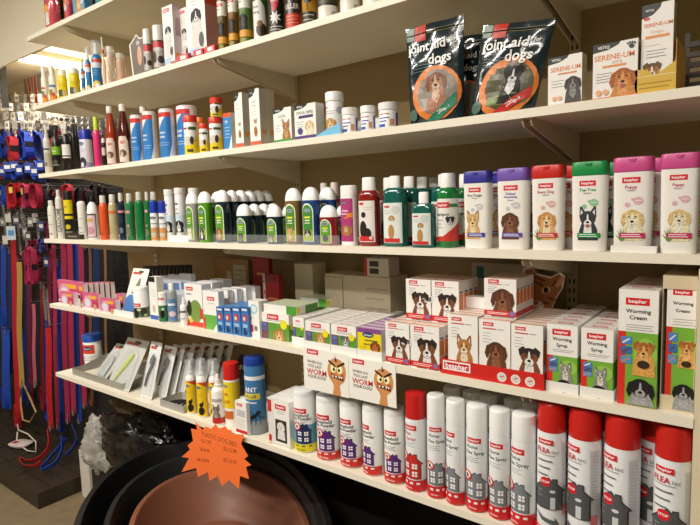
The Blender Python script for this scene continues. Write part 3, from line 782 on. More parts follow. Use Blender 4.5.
def barcode(x, y, z, lab, host):
    b = MB(); b.box(-.015, .015, 0, .0003, 0, .017, ink('e8e8ea')); a = Art(.03, .017)
    for i in range(11): a.rect(-.38+.07*i, .2, -.38+.07*i+(.035 if i % 3 else .05), .85, '2a2a2e')
    b.art(a, lambda u, v, l: (u, -l, v)); p = Vector((x, y, z))-host.location
    b.build('barcode_sticker', host, p)
barcode(o1.location.x+.027, .0112, SH[4]+.055, '', o1); barcode(o3.location.x+.027, .0592, SH[4]+H1+.05, '', o3)
# round-up of wormer cartons
def wt(an):
    return blocks((-.5, 0, .5, .64, '5e9a3a'), (-.5, 0, -.22, .64, '7a4a5a'), ('b', -.05, .86, .4), ('l', -.3, .35, .76, 2, .05, '9a8a8a'), (-.46, .48, -.28, .6, '5a78b8'), (-.46, .32, -.28, .44, '4a68a8'), ('a', an), ('e', .33, .62, .12, .12, 'ecdf2a'))
def wtb(l, r, top, d, an, lab, n, D=.03):
    o = carton(S, l, r, 0, d, D, lab, wt(an), H=top, name='wormer_carton', group='wormer cartons with green fronts', side=lambda a: a.rect(-.3, .1, .3, .9, 'dfe4e8'),
      lid=lambda a: (a.rect(-.5, .2, .5, .3, 'b8b2ac'), a.rect(-.3, .5, .2, .62, 'c87a7a')))
    row(o, n, D+.001, word='behind the front one'); return o
wtb(293, 304, .083, .03, lambda a: a.ell(.2, .2, .2, .3, '1c1814'), 'wormer carton with a dark dog, half hidden left of the beagle one', 6)
wtb(305.5, 330, .083, .012, dg(.12, .47, .17, *YORK, base=.25), 'wormer carton with a tan beagle face and yellow spot', 7)
wtb(331.3, 356.3, .083, .012, dg(.08, .47, .17, *GREYD, ears='tip', base=.25), 'wormer carton with a grey and white dog, beside the yellow one', 7)
o = carton(S, 357.5, 381.5, 0, .013, .03, 'yellow and purple wormer carton with a brown dog', H=.082, topc='b07ab0', sidec='c8c4cc', name='wormer_carton',
   front=blocks((-.5, 0, .5, .86, 'ecd81c'), (-.5, .86, .5, 1, '8a4a8e'), ('a', johnsons(-.05, .8, .5)), ('t', 'wormer', -.02, .5, .1, '5a2a3c', .6), (-.2, .6, .35, .64, '6a4a3c'), ('l', -.42, -.1, .38, 4, .07, '8a7a2c'), ('a', dg(.25, .46, .17, 'a85a24', '7a3a18', 'c88048', body=True))), lid=lambda a: a.rect(-.5, .3, .5, .8, 'd8c8da'))
row(o, 4, .031, word='behind the yellow front one')
for l, r, y0, w, n in ((292, 304.4, .0285, 'left, under the dark dog carton', 6), (304.6, 330.5, .0105, 'under the carton with a beagle', 7), (330.9, 356.8, .0105, 'under the carton with a grey dog', 7), (357.2, 382, .0115, 'under the yellow carton', 4)):
    tray(S, col_x(l, y0, SH[4]), col_x(r, y0, SH[4]), y0, min(.352, y0+.035*(n+1)), .024, .045, 'white card tray ' + w, 'efeee9', group='white wormer trays')
# green flat boxes
o = carton(S, 260.5, 289, 0, .04, .032, 'white and green wormer carton with a yellow spot, left of the column trays', wt(dg(.15, .2, .17, *YORK)), H=.083, name='wormer_carton', side=lambda a: (a.rect(-.5, 0, .5, .6, '5a8f3c'), a.ell(0, .55, .35, .35, 'ecdf2a')), lid=lambda a: a.rect(-.5, .3, .5, .5, 'b8b2ac'))
row(o, 2, .033, word='behind it')
for i, (l, r, z, d, D) in enumerate(((263, 296, .0836, .045, .1), (300, 326, .0836, .19, .12))):
    carton(S, l, r, 0, d, D, ['flat white and green carton lying on top of the left wormer cartons', 'flat white and green carton lying further back on the wormer cartons'][i],
      blocks((.2, 0, .5, 1, '4f9a3c')), z=SH[4]+z, H=.026, name='flat_carton', sidec='4f8a3a', topc='c4ccb0', side=lambda a: (a.rect(-.5, 0, -.1, 1, 'e8eae2'), a.ell(-.42, .5, .09, .09, 'ecdf2a')), group='flat green cartons')
# pink round carton, blue sachets and bone box
carton(S, 249, 259.5, 301, .03, .04, 'small white carton with a teal swirl and pink corner, beside the blue boxes', blocks(('e', 0, .78, .4, .34, 'a8d4e0'), ('e', 0, .78, .25, .2, 'e8f0f2'), (-.4, .5, -.2, .54, '4a3c3c'), (-.5, .14, -.1, .34, 'c8386a'), ('e', .15, .25, .18, .18, '7a8a7a')))
bl = blocks((-.5, 0, .5, 1, '3c78bc'), (-.5, .82, .5, 1, '2c5ca4'), (-.4, .86, .3, .94, 'd8e4ee'), ('e', 0, .62, .3, .34, 'c83a48'), ('e', -.1, .6, .15, .18, 'e8d8d4'), (-.3, .3, .3, .42, '9ac0dc'), (-.22, .05, 0, .28, '1a2430'), (.08, .05, .2, .2, '1a2430'))
for i, (l, r) in enumerate(((216.5, 223.7), (224.2, 232), (232.5, 240.8), (241.3, 249))):
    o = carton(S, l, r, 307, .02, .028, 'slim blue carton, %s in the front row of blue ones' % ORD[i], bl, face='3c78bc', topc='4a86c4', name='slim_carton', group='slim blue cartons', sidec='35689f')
    if i == 3:
        b = MB(); b.box(.0001, .0004, -.006, .006, -.006, .006, ink('f0943a')); b.build('price_sticker', o, (abs(o.dimensions.x)/2, .014, .045))
    row(o, 3, .029, word='behind the front one')
for i in range(5):
    o = carton(S, 203.5+(i*9.5 if i else 0), 219.5+i*9.2, 291-i*1.2, (.03, .085, .115, .145, .17)[i], .024, ['white bone-print carton with a green foot and red corner, left of the blue ones', 'second white carton stepping back behind the blue boxes', 'third white carton stepping back behind the blue boxes', 'fourth white carton stepping back behind the blue boxes', 'fifth white carton, farthest back behind the blue boxes'][i],
      blocks(('b', 0, .8, .46), ('l', -.2, .25, .68, 1, .05), (-.5, 0, .5, .38, '6ab04a'), (-.5, 0, -.38, .3, 'd0342c'), ('p', [(.5, 0), (.5, .3), (.1, 0)], 'dfe8ea')), name='chew_carton', group='white chew cartons', topc='d9dade')
    if i == 0: o['label'] = 'white chew carton with a green foot and red corner, left of the blue ones'
for i in range(3):
    o = carton(S, 185.5+i*12.5, 203-i*.3+i*11, 284-i*2, (.035, .1, .15)[i], .04, ['white carton with a green pad and red foot, orange price sticker on its side', 'second white carton with an orange sticker, one step behind', 'third white carton, farthest back of the stickered ones'][i],
      blocks(('b', -.2, .88, .4), (-.4, .74, -.1, .77, '888888'), ('e', .1, .36, .36, .42, '7a9a4c'), ('e', -.25, .42, .13, .3, '24301c'), (-.5, 0, .5, .12, 'd8402c'), (.34, .2, .5, .44, 'd8402c'), ('e', -.2, .14, .1, .1, 'e8c83a')), name='treatment_carton', group='white stickered cartons', sidec='dddfe6', topc='e6e6ea')
    if i < 2:
        b = MB(); b.box(.0001, .0004, -.008, .008, -.007, .007, ink('f0943a')); b.build('price_sticker', o, (abs(o.dimensions.x)/2, .02, .075))
vessel(S, 180, 187.5, 297, .012, 'tiny white spray bottle in front of the stickered cartons', 'spray', name='spray_bottle', cat='spray bottle', art=blocks((-.3, .6, .3, .7, '6a6a70'), (-.2, .3, .2, .34, '9a9a9e')))
vessel(S, 168, 177.5, 283, .03, 'clear bottle with a white cap and blue label, among the small sprays', 'long', bm=mat('bcc4c4', .12, trans=.4), neck=.55, capfrac=.17, name='bottle', cat='bottle', labc='5f86b4', span=(.04, .6), art=blocks((-.4, .7, .3, .8, 'e8eef2'), ('e', .05, .32, .26, .2, 'e0c8d0')))
vessel(S, 158.3, 167.8, 292, .012, 'small bottle with a white top and a red and green label', 'can', name='bottle', cat='bottle', cap='efeeea', capfrac=.1, art=blocks(('b', -.05, .9, .5), (-.5, 0, .5, .64, '3c7a4a'), (-.5, 0, -.3, .64, 'c03028'), ('e', .05, .3, .16, .3, '141414'), ('e', .1, .5, .1, .1, 'e8e4dc')), span=(.02, .9))
vessel(S, 133.5, 149.5, 286.5, .012, 'short white canister with a leafy green and black foot', 'can', name='canister', cap='f2f2ee', capfrac=.1, span=(.02, .86), art=blocks(('b', -.15, .48, .45), (-.5, 0, .5, .38, '5e6e4c'), ('e', -.2, .15, .2, .25, '20261c', 10), ('e', .2, .2, .15, .2, '2a3424', 10), ('e', .0, .3, .1, .06, 'c8d0b8', 8), ('e', .28, .08, .1, .06, 'a8b890', 8), ('e', -.35, .3, .08, .06, 'c04034', 8), (-.5, 0, -.38, .2, 'c03028')))
carton(S, 150, 158, 277, .035, .03, 'slim white carton with a black top corner and blue foot', blocks((-.5, .88, .3, 1, '1c1c20'), ('l', -.2, .35, .7, 4, .05, '6a6a9a'), (-.5, 0, .5, .1, '2c5cb0'), ('e', 0, .25, .2, .3, 'c8c0b8')))
for i in range(3):
    l = 158+i*11.5
    o = carton(S, l, l+11.8, 276-i, .15+i*.0, .02, 'pale blue grey comb card, %s of the row behind the small bottles' % ORD[i], blocks((-.4, .62, .4, .8, '5a78a8'), ('l', -.4, .4, .5, 3, .1, '8a9ab0')), face='c4cad2', name='comb_card', cat='card', group='blue grey comb cards')
# slanted brush cards in white tray
def t_brush(t, w, h):
    t.loft([(.012, w*.26, .004), (.02, w*.34, .006), (h*.34, w*.32, .006), (h*.42, w*.14, .004)], mat('4a78b4', .4), n=18, c=(-w*.05, -.008))
    t.prism([(-.2*w, h*.45), (.25*w, h*.45), (.12*w, h*.8)], -.003, -.001, mat('7a8060', .5))
blister(121.5, 137.5, .03, (133.5, 268), 'white card with a blue oval brush, leaning in the white tray', t_brush, 'eceae6', None, 4, 'brush_pack', False)
xl = col_x(114.5, .012, SH[4]); xr = col_x(134, .012, SH[4])
tray(S, xl, xr, .01, .2, .022, .03, 'white card tray holding the brush card', 'f1f0ec')
for i in range(12):
    p = 147+i*4.0; d = .10+.017*i; d = min(d, .34); x = col_x(p-1, d, SH[4]+.12); zt = at(p, 266-i*.1, d).z-SH[4]; zl = zt-.045
    b = MB(); K = mat('26221f', .45); b.box(-.014, .014, 0, .004, zl, zt, K)
    for k in range(7): b.box(-.0125+k*.0036, -.011+k*.0036, .0008, .0032, zl-.03, zl, K)
    b.box(-.014, .014, .0045, .0055, 0, zt-.02, ink('b9b5ae')); o = b.build('comb', None, (x, d, SH[4]+.0005)); tag(o, 'black flea comb on a grey card, %s from the left in the slanting row' % ORD[i], 'comb', 'row of black combs')
# pink treat packs
def treat(l, r, top, d, lab, z=None, H=None, rz=0):
    return carton(S, l, r, top, d, .02, lab, blocks((-.5, .72, .5, 1, 'd8608a'), (-.15, .66, .35, .86, 'f0b42c'), ('e', -.2, .42, .26, .22, 'e8a0b8'), ('e', -.2, .42, .17, .13, 'd8e0e8'), (.08, .18, .44, .5, 'b82c5c'), (-.5, 0, .5, .12, 'ead8d8'), ('e', .25, .16, .1, .12, 'c89a70')), face='c84878', sidec='f0e4e6', topc='d86a92', name='treat_pack', group='pink treat packs', z=z, H=H, rz=rz)
treat(60, 73.5, 292, .02, 'pink treat pack, lowest at the left end of the fifth shelf')
treat(58, 80, 281, .06, 'wide pink treat pack with an orange picture, behind the leftmost ones')
for i in range(6): treat(77+i*5.6, 84+i*5.4, 283.5-i*.3, .055+i*.03, 'narrow pink treat pack, %s in the slanting back row' % ORD[i])
treat(82.5, 98.5, 293.5, .02, 'pink treat pack with a yellow label, middle of the front row')
treat(100, 115.5, 299, .012, 'pink treat pack nearest the white brush tray')
treat(117, 123, 294, .05, 'small pink pack half hidden behind the white brush tray')
b = MB(); b.loft([(0, .012, .008), (.02, .013, .009), (.04, .008, .003)], mat('ded8d4', .2, alpha=.8), n=12); o = b.build('clear_sachet', None, (col_x(78.5, .015, SH[4]), .02, SH[4]+.0003)); tag(o, 'crumpled clear sachet between the two front pink treat packs', 'sachet')
# back of the shelf: plain boxes
def plain(l, r, t, d, D, lab, c='c8bda2', z=None, front=None, **k): return carton(S, l, r, t, d, D, lab, front, face=c, z=z, **k)
plain(296, 314, 264, .24, .07, 'tall plain cream carton at the back of the fifth shelf', 'cfc2a4')
plain(326, 343.5, 274, .22, .1, 'plain cream carton at the back, left of a pair', 'c4b99e', group='plain cream cartons', front=blocks((-.5, .94, .5, .955, '8c8068'), ('a', lambda a: a.line(-.1, .8, .3, .5, .01, '5c5444'))))
plain(344, 391, 276.5, .22, .1, 'wide plain cream carton with faint print at the back, right of a pair', 'c4b99e', group='plain cream cartons', front=blocks(('l', .0, .44, .8, 4, .16, 'aaa08a', .03)))
zz = top_z(col_x(367, .22, 1.2), .22, 276.5)
plain(364, 388.5, 258.5, .222, .06, 'small white carton with barcodes and a red edge, on the plain cream carton', 'cdc6b4', z=zz+.0008, front=blocks((-.5, 0, -.38, 1, 'c03434'), (-.28, .55, .1, .85, '3c3c3c'), (-.28, .15, .1, .45, '3c3c3c')))
plain(254.5, 270.5, 256.5, .26, .02, 'upper red booklet standing against the back panel', 'a8241c', name='booklet', cat='booklet', front=blocks((-.25, .7, .3, .74, 'd8a060')))
plain(264, 280, 274, .2, .02, 'red booklet with a white perforated spine and a gold line', '9c1f1a', name='booklet', cat='booklet', front=blocks((-.5, 0, -.36, 1, 'cfcabc'), (-.46, .2, -.4, .26, '222222'), (-.46, .4, -.4, .46, '222222'), (-.46, .6, -.4, .66, '222222'), (-.46, .8, -.4, .86, '222222'), (-.2, .5, .4, .53, 'c89448')))
plain(215, 250, 259, .28, .01, 'brown card backing with a clear blister and white leaflet, against the back panel', '9a7446', name='backing_card', cat='card', front=blocks((.08, .1, .42, .9, 'b4a890'), ('l', .12, .38, .8, 7, .09, '6c6250'), ('e', -.05, .5, .1, .3, 'b8a88c', 12)))
plain(472, 536, 264, .30, .02, 'mottled cream card backing behind the spaniel boxes', 'beb094', name='backing_card', cat='card', front=blocks((-.42, .82, -.3, .96, '1f6a6a')))
# cat cut-out
P = [(520, 319), (520, 292), (523, 268), (529, 266), (536, 273), (551, 277), (560, 272), (565, 276), (563, 288), (557, 297), (552, 308), (563, 315), (575, 320)]
yy = .215; Q = [at(x, y, yy) for x, y in P]; c0 = Vector((Q[0].x, yy, SH[4]+.0003))
pts = [(q.x-c0.x, q.z-c0.z) for q in Q]; pts = [(pts[-1][0], 0), (0, 0)] + pts
b = MB(); b.prism(pts, 0, .003, ink('ece6dc')); cx = sum(p[0] for p in pts)/len(pts); cz = sum(p[1] for p in pts)/len(pts)
a = Art(1, 1); a.poly([(cx+(p[0]-cx)*.9, cz+(p[1]-cz)*.93) for p in pts], 'a8683c')
e1 = at(546, 290, yy)-c0; a.ell(e1.x, e1.z, .012, .009, 'd8c06a', 12, .5); a.ell(e1.x, e1.z, .006, .008, '14100c', 8)
for q in ((532, 276, 545, 281), (534, 281, 543, 286), (548, 298, 556, 300), (541, 303, 549, 303), (556, 281, 552, 286)):
    A_ = at(q[0], q[1], yy)-c0; B_ = at(q[2], q[3], yy)-c0; a.line(A_.x, A_.z, B_.x, B_.z, .004, '5c3018')
A_ = at(560, 282, yy)-c0; a.ell(A_.x, A_.z, .006, .016, 'd8987a', 10, -.6)
n_ = at(536, 305, yy)-c0; a.ell(n_.x, n_.z, .02, .012, 'e8d4bc', 12); a.ell(n_.x, n_.z+.006, .007, .005, 'b06a5a', 8)
b.art(a, lambda u, v, l: (u, -l, v)); tag(b.build('cat_cutout', None, c0), 'cardboard cut-out of a ginger cat head with one pointed ear showing', 'cut-out')
# ================================================================== SHELF 4 : shampoos
S = 3
def flip(l, r, top, d, n1, n2, c, capc, an, lab, leaf=False, strip=None, bub='c9c9cf', back=True, rz=0, backlab=None):
    o = vessel(S, l, r, top, d, lab, 'flip', body='f3f0ea', cap=capc, capfrac=.155, flat=.56, ex=4.2, art=shampoo(n1, n2, c, an, bub, leaf, strip), span=(.03, .82), name='shampoo_bottle', cat='shampoo bottle', group='flip-top shampoo bottles', rz=rz)
    if back:
        k = copy_tree(o); k.location += Vector((.014, .075, 0)); k['label'] = backlab or lab + ', the one standing behind it'
    return o
flip(465, 492, 171.5, .02, 'Pro-Tangle', 'Shampoo', '3a3a44', '3b3a9c', dg(-.12, .42, .29, 'd0a468', 'a87c44', 'ecd0a0', ears='up', base=.12), 'shampoo bottle with a dark blue flip cap and a terrier', strip='3a3a9a')
flip(498.5, 530, 168.5, .018, 'Odour', 'Neutralising', '5a4aa8', '7a5cb8', dg(-.05, .42, .29, *SPAN, base=.12), 'shampoo bottle with a purple flip cap and a brown spaniel', strip='5a4aa8')
flip(532.5, 565, 165.5, .018, 'Every Dog', 'Shampoo', 'b8302c', 'cf2a22', dg(.02, .42, .29, *GOLD, tongue=True, base=.12), 'shampoo bottle with a red flip cap and a golden retriever', leaf=True, strip='cc2c28', bub='e0b0ac')
flip(572, 608, 162, .016, 'Tea-Tree', 'Shampoo', '2c8a4c', '159048', dg(.0, .42, .29, *HUSK, ears='up', tongue=True, base=.12), 'shampoo bottle with a green flip cap and a husky', leaf=False, strip='1c9048', bub='8ec49a')
flip(613, 653, 157.5, .014, 'Puppy', 'Shampoo', 'b82c5c', 'd05090', dg(.03, .42, .29, *PUP, base=.12), 'left of the two Puppy shampoo bottles with pink flip caps', leaf=True, strip='c22a62', bub='ddb0bc')
flip(659.5, 699, 153.5, .014, 'Puppy', 'Shampoo', 'b82c5c', 'd05090', dg(.03, .42, .29, *PUP, base=.12), 'right of the two Puppy shampoo bottles with pink flip caps', leaf=True, strip='c22a62', bub='ddb0bc')
tray(S, col_x(610.5, .010, 1.46), col_x(656.5, .010, 1.46), .010, .13, .013, .04, 'small white card tray under the left Puppy shampoo bottle', 'f1eee8')
# green shampoo
def trans(h): return mat(h, .12, trans=.25, coat=.3)
o = vessel(S, 437.5, 459, 173.5, .018, 'bright green shampoo bottle with a white cap and a collie on its label', 'long', bm=trans('1d8a3e'), neck=.64, capfrac=.19, name='shampoo_bottle', cat='shampoo bottle', labc='eceae4', span=(.09, .66),
   art=blocks(('b', -.15, .85, .5), (.1, .8, .42, .88, '2c8a4c'), ('t', 'Shampoo', -.16, .64, .1, '3a3a3e', .5), ('p', [(-.5, 0), (.5, 0), (.5, .5), (.3, .36), (-.1, .12), (-.5, .1)], 'c83a30'), ('a', dg(.12, .48, .13, *HUSK, ears='tip', body=False)), ('l', -.42, -.1, .5, 3, .09)))
c = copy_tree(o); c.location += Vector((.012, .075, 0)); c['label'] = 'green shampoo bottle with a white cap, standing behind the bright green one'
def teal(l, r, top, d, lab, small=False):
    return vessel(S, l, r, top, d, lab, 'bottle' if small else 'long', bm=trans('12695e'), neck=.4 if small else .42, capfrac=.2 if small else .165, flat=.62, ex=2.8, name='shampoo_bottle', cat='shampoo bottle', labc='dfe5e0', span=(.05, .62),
      group='teal shampoo bottles' if not small else None, art=blocks((-.4, .88, -.1, .93, 'cc3a40'), ('l', -.4, .05, .8, 2, .06), ('e', .2, .82, .2, .2, 'c9cfcc', 12), ('a', lambda a: (a.ell(-.02, .28, .16, .34, 'b88a50', 12), a.animal(.02, .62, .13, 'c8985c', 'a8783c', 'e0bc88', body=False))), (-.44, .02, .4, .12, 'cc3030')))
t1 = teal(384, 407.5, 176, .018, 'front teal shampoo bottle with a spaniel label, beside the dark red one')
for i in range(3):
    c = copy_tree(t1); c.location += Vector((.004+.003*i, .062*(i+1), 0)); c['label'] = 'teal shampoo bottle, %s behind the front teal one' % ORD[i]
t2 = teal(412.5, 435.5, 192, .004, 'small teal shampoo bottle in front of the larger teal ones', True)
c = copy_tree(t1); c.location = t2.location + Vector((.01, .085, 0)); c['label'] = 'large teal shampoo bottle directly behind the small teal one'
o = vessel(S, 359.5, 380, 177.5, .016, 'dark red shampoo bottle with a black dog on a white label', 'long', bm=trans('98201f'), neck=.6, capfrac=.19, flat=.66, ex=2.6, name='shampoo_bottle', cat='shampoo bottle', labc='e6e2dc', span=(.06, .66),
   art=blocks((-.4, .9, -.1, .96, 'cc3a40'), ('l', -.1, .42, .84, 2, .05), ('e', -.16, .3, .24, .46, '2a1c18', 14), ('e', -.12, .66, .15, .15, '2a1c18'), ('e', .12, .2, .22, .3, '2a1c18'), (-.44, .02, .44, .14, 'cc3030'), ('e', .3, .1, .09, .09, 'e8c8c4', 10)))
c = copy_tree(o); c.location += Vector((.02, .07, 0)); c['label'] = 'dark red shampoo bottle standing behind the front red one'
o = vessel(S, 341.5, 357.5, 185.5, .014, 'pink and purple talc bottle with a white cap, orange sticker and puppy', 'can', cap='f3f1ec', capfrac=.185, name='shampoo_bottle', cat='shampoo bottle', labc='b03c78', span=(.07, .8), flat=.7, ex=2.6,
   art=blocks(('a', johnsons(-.15, .9, .5)), ('t', 'clean', -.05, .72, .17, 'f4e8ee', .7), ('t', 'dogs', .0, .56, .12, 'f0a040', .6), (-.4, .63, .4, .65, 'f4e8ee'), (.1, .56, .5, .66, 'ee8a2c'), ('e', .05, .25, .42, .36, 'b07a44'), ('a', dg(.02, .3, .26, 'c08a50', '9a6836', 'e4cca8', body=False))))
def dome(l, r, top, d, bc, an, lab, cf, accent='5f9c2a', txt='e6e64a', g=None, tr=True, rz=0):
    l -= .3; r += 1.2; cf = max(cf, .225)
    return vessel(S, l, r, top, d, lab, 'dome', bm=trans(bc), cap='f4f4f4', capfrac=cf, flat=.62, ex=2.5, name='shampoo_bottle', cat='shampoo bottle', art=arch(an, accent, txt), span=(.04, 1-cf-.03), group=g, rz=rz)
d = dome(320.5, 336.5, 205, .006, 'a01e30', lambda a: a.ell(.0, .22, .22, .2, '20181a'), 'small red shampoo bottle with a domed white cap and black dog', .3)
c = copy_tree(d); c.location += Vector((.012, .055, 0)); c['label'] = 'small red shampoo bottle behind the front small red one'
d = dome(303.5, 319, 187, .018, '1f4f94', dg(-.03, .24, .22, 'eef0f2', '3a3c40', 'ffffff', body=False, patch='3a3c40'), 'blue shampoo bottle with a domed white cap and a white dog', .23, '3f8a34')
c = copy_tree(d); c.location += Vector((.012, .06, 0)); c['label'] = 'blue shampoo bottle with a domed cap behind the front blue one'
dome(286.5, 301, 188, .018, '8a7038', dg(-.03, .26, .22, *YORK, ears='up'), 'amber brown shampoo bottle with a domed white cap and a terrier', .23, '4f8a2c')
d = dome(267.5, 281.5, 205, .008, '12323a', dg(-.03, .2, .22, *GREYD, ears='tip'), 'short dark teal shampoo bottle with a domed cap, right of the other short one', .3, g='short dark dome-capped bottles')
c = copy_tree(d); c.location += Vector((.01, .055, 0)); c['label'] = 'short dark bottle behind the right-hand short dome-capped one'
d = dome(237.5, 251, 204, .008, '12323a', dg(-.03, .2, .22, '4a3a30', '2a201c', '9a8a78', ears='tip'), 'short dark teal shampoo bottle with a domed cap, left of the other short one', .3, g='short dark dome-capped bottles')
row(d, 3, .042, .0)
d = dome(216.5, 229.5, 190, .014, '14303c', dg(-.03, .26, .24, 'a87848', '7a5028', 'd8b890'), 'tall dark teal shampoo bottle with a domed cap, front of its row', .2, g='tall dark dome-capped bottles')
row(d, 5, .039, .0)
d = dome(199.5, 211.5, 191.5, .014, '5aa61e', dg(-.03, .24, .24, *HUSK, ears='up'), 'lime green shampoo bottle with a domed white cap', .2, '4f8c24')
c = copy_tree(d); c.location += Vector((.006, .05, 0)); c['label'] = 'lime green shampoo bottle behind the front lime one'
dome(187.5, 198.5, 192.5, .014, 'a8aaa0', dg(-.03, .24, .22, *WEST, ears='up'), 'clear grey shampoo bottle with a domed white cap and white puppy', .2, '5f9a24')
# clear guard rail in front of dome bottles
b = MB(); x0, x1 = col_x(214, .002, 1.46), col_x(340, .002, 1.46); b.box(x0, x1, .0005, .0020, 0, .028, mat('dfe8e8', .06, alpha=.1)); o = b.build('shelf_guard', None, (0, 0, SH[3]+.0002)); tag(o, 'low clear plastic guard strip along the shelf in front of the dome-capped bottles', 'guard')
for i, (l, r) in enumerate(((321, 329.5), (331, 340.5))):
    vessel(S, l, r, 183 + i*-.5, .12, 'clear bottle with a frosted pink-white cap, %s of the pair at the back' % ['left', 'right'][i], 'long', bm=mat('c8beb8', .15, trans=.4), cap='d9cfc8', neck=.8, capfrac=.22, name='bottle', cat='bottle', art=blocks((-.5, .2, .5, .9, 'ddd0c8'), (-.5, .92, .5, 1, '9a2c30')), span=(.1, .72), group='frosted cap bottles')
# white bottles with bernese
for i, (l, r, t) in enumerate(((165.5, 175.3, 189.5), (175.8, 187, 188))):
    o = vessel(S, l, r, t, .03, 'white talc bottle with a black and white dog, %s of two' % ['left', 'right'][i], 'tub', cap='eceae6', body='eef0f2', capfrac=.11, name='talc_bottle', cat='bottle', span=(.16, .82), group='white talc bottles', arc=1.4,
       art=blocks((-.5, .1, .5, .5, 'cfe0ee'), ('a', johnsons(-.2, .82, .4)), ('t', 'wd', -.2, .68, .12, '2a3a6a', .3), ('t', 'care', -.14, .56, .12, '2a3a6a', .45), ('a', dg(-.05, .24, .26, *BERN, patch='1a1818')), ))
    if i: row(o, 1, .06)
tray(S, col_x(168, .016, 1.47), col_x(188.6, .016, 1.47), .016, .1, .022, .022, 'low white card tray under the two white talc bottles', 'f2f1ec')
for i, (l, r) in enumerate(((150.5, 158.8), (159.2, 167.3))):
    vessel(S, l, r, 201, .012, 'white spray can with a royal blue cap and orange puppy band, %s of two' % ['left', 'right'][i], 'can', cap='1a34b0', capfrac=.3, group='blue-capped white cans', span=(.02, .68), art=blocks((-.5, 0, .5, .48, 'd89858'), ('a', johnsons(-.05, .86, .6)), (-.4, .62, .4, .66, '9a9aa0'), ('a', dg(0, .24, .28, 'ecd8bc', 'c89a68', 'f8f0e4', body=False))))
gs = []
for i, (l, r, t, c_) in enumerate(((126.3, 135.6, 193.5, '2f8a56'), (136, 145.2, 192, '138a48'), (145.6, 151.6, 192, '128240'))):
    o = vessel(S, l, r, t, .02+.006*i, 'green shampoo bottle with a pale cap, %s of the three green ones' % ['left', 'middle', 'right'][i], 'bottle', bm=trans(c_), cap='cfccc2', neck=.62, capfrac=.17, name='shampoo_bottle', cat='shampoo bottle', span=(.04, .68), art=blocks((-.5, .84, .1, .93, 'c8a09c'), ('e', -.1, .2, .2, .4, '6c7a5c', 10), ('e', -.08, .42, .1, .12, 'b8a88a', 8)) if i != 1 else None)
    gs.append(o)
c = copy_tree(gs[1]); c.location += Vector((.012, .055, 0)); c['label'] = 'green shampoo bottle with a pale cap standing in the back row'
vessel(S, 118.8, 126, 193, .02, 'navy blue shampoo bottle with a pale cap and pink line', 'bottle', bm=trans('1c2f52'), cap='cfccc2', neck=.62, capfrac=.17, name='shampoo_bottle', cat='shampoo bottle', span=(.05, .68), art=blocks((-.5, .84, .5, .92, 'd88a94'), ('l', -.3, .3, .7, 4, .06, '6a7a9a'), ('e', 0, .25, .2, .3, '6a7488', 10)))
vessel(S, 109.3, 118.5, 194.5, .018, 'cream coloured shampoo bottle with a pale cap', 'bottle', bm=trans('d8cca0'), cap='d8d4c8', neck=.62, capfrac=.17, name='shampoo_bottle', cat='shampoo bottle', span=(.05, .68), art=blocks((-.5, .84, .3, .93, 'd8683c'), ('e', -.1, .25, .18, .3, 'b8a070', 10)))
vessel(S, 99.8, 109, 195.5, .016, 'bright orange shampoo bottle with a pale cap', 'bottle', bm=mat('e0582c', .3), cap='d8cfc4', neck=.62, capfrac=.17, name='shampoo_bottle', cat='shampoo bottle', span=(.05, .68), art=blocks(('l', -.3, .2, .9, 3, .06, 'b8401c'), ('l', -.3, .1, .3, 3, .07, 'b8401c'), ('e', -.1, .15, .2, .1, 'c84a20', 8)))
vessel(S, 87.5, 99.3, 190, .014, 'white trigger bottle with a black spray head and pink label', 'trigger', cap='141414', name='spray_bottle', cat='spray bottle', span=(.03, .54), art=blocks((-.42, .02, .32, .96, '4a4048'), (-.36, .05, .26, .9, 'd8c4cc'), ('e', -.05, .7, .2, .12, 'd0a050'), ('e', -.05, .3, .24, .24, 'c890a0')))
vessel(S, 78.3, 87, 201, .014, 'plain white shampoo bottle left of the black trigger spray', 'dome', cap='eeece6', capfrac=.08, body='e9e7e0', name='shampoo_bottle', cat='shampoo bottle', span=(.05, .85), art=blocks((-.2, .3, .0, .34, 'aaa8a2'), (-.1, .6, .2, .62, '8a8884'), (-.15, .15, .1, .17, '8a8884')))
vessel(S, 65, 74.6, 191, .03, 'black grooming bottle with a yellow label, second from the left group', 'tub', body='1a1918', cap='201f1e', capfrac=.1, name='shampoo_bottle', cat='shampoo bottle', span=(.05, .84), art=blocks((-.5, .6, .5, .96, 'e6d21c'), ('t', '41', -.1, .78, .2, '3c3410', .4), (-.5, .46, .5, .54, 'e6d21c'), ('e', .0, .25, .2, .2, 'c8b820', 8), (-.3, .08, .3, .14, '7a7468')))
carton(S, 64, 79, 233, .006, .02, 'low black card box at the foot of the black and yellow bottle', blocks(('l', -.3, .3, .6, 1, .1, '9a968c', .03)), face='3a362e', H=.021)
vessel(S, 56.8, 64.5, 190, .02, 'tall white bottle lettered GROOM, with a narrow neck', 'bottle', body='dcdad2', cap='d2d0c8', neck=.5, capfrac=.13, name='shampoo_bottle', cat='shampoo bottle', span=(.05, .68), art=blocks(('a', lambda a: a.text('GROOM', 0, .5, .42, '6c6a66', rot=PI/2)), (-.3, .85, .3, .9, '8a8680')))
vessel(S, 48.5, 56.4, 200.5, .012, 'white bottle at the left end of the shampoo shelf', 'bottle', body='e4e1d6', cap='d8d4c8', neck=.6, capfrac=.14, name='shampoo_bottle', cat='shampoo bottle', span=(.05, .68), art=blocks((-.2, .88, .1, .9, '77756e'), (-.25, .5, .2, .52, '77756e'), (-.2, .1, .15, .14, '77756e')))

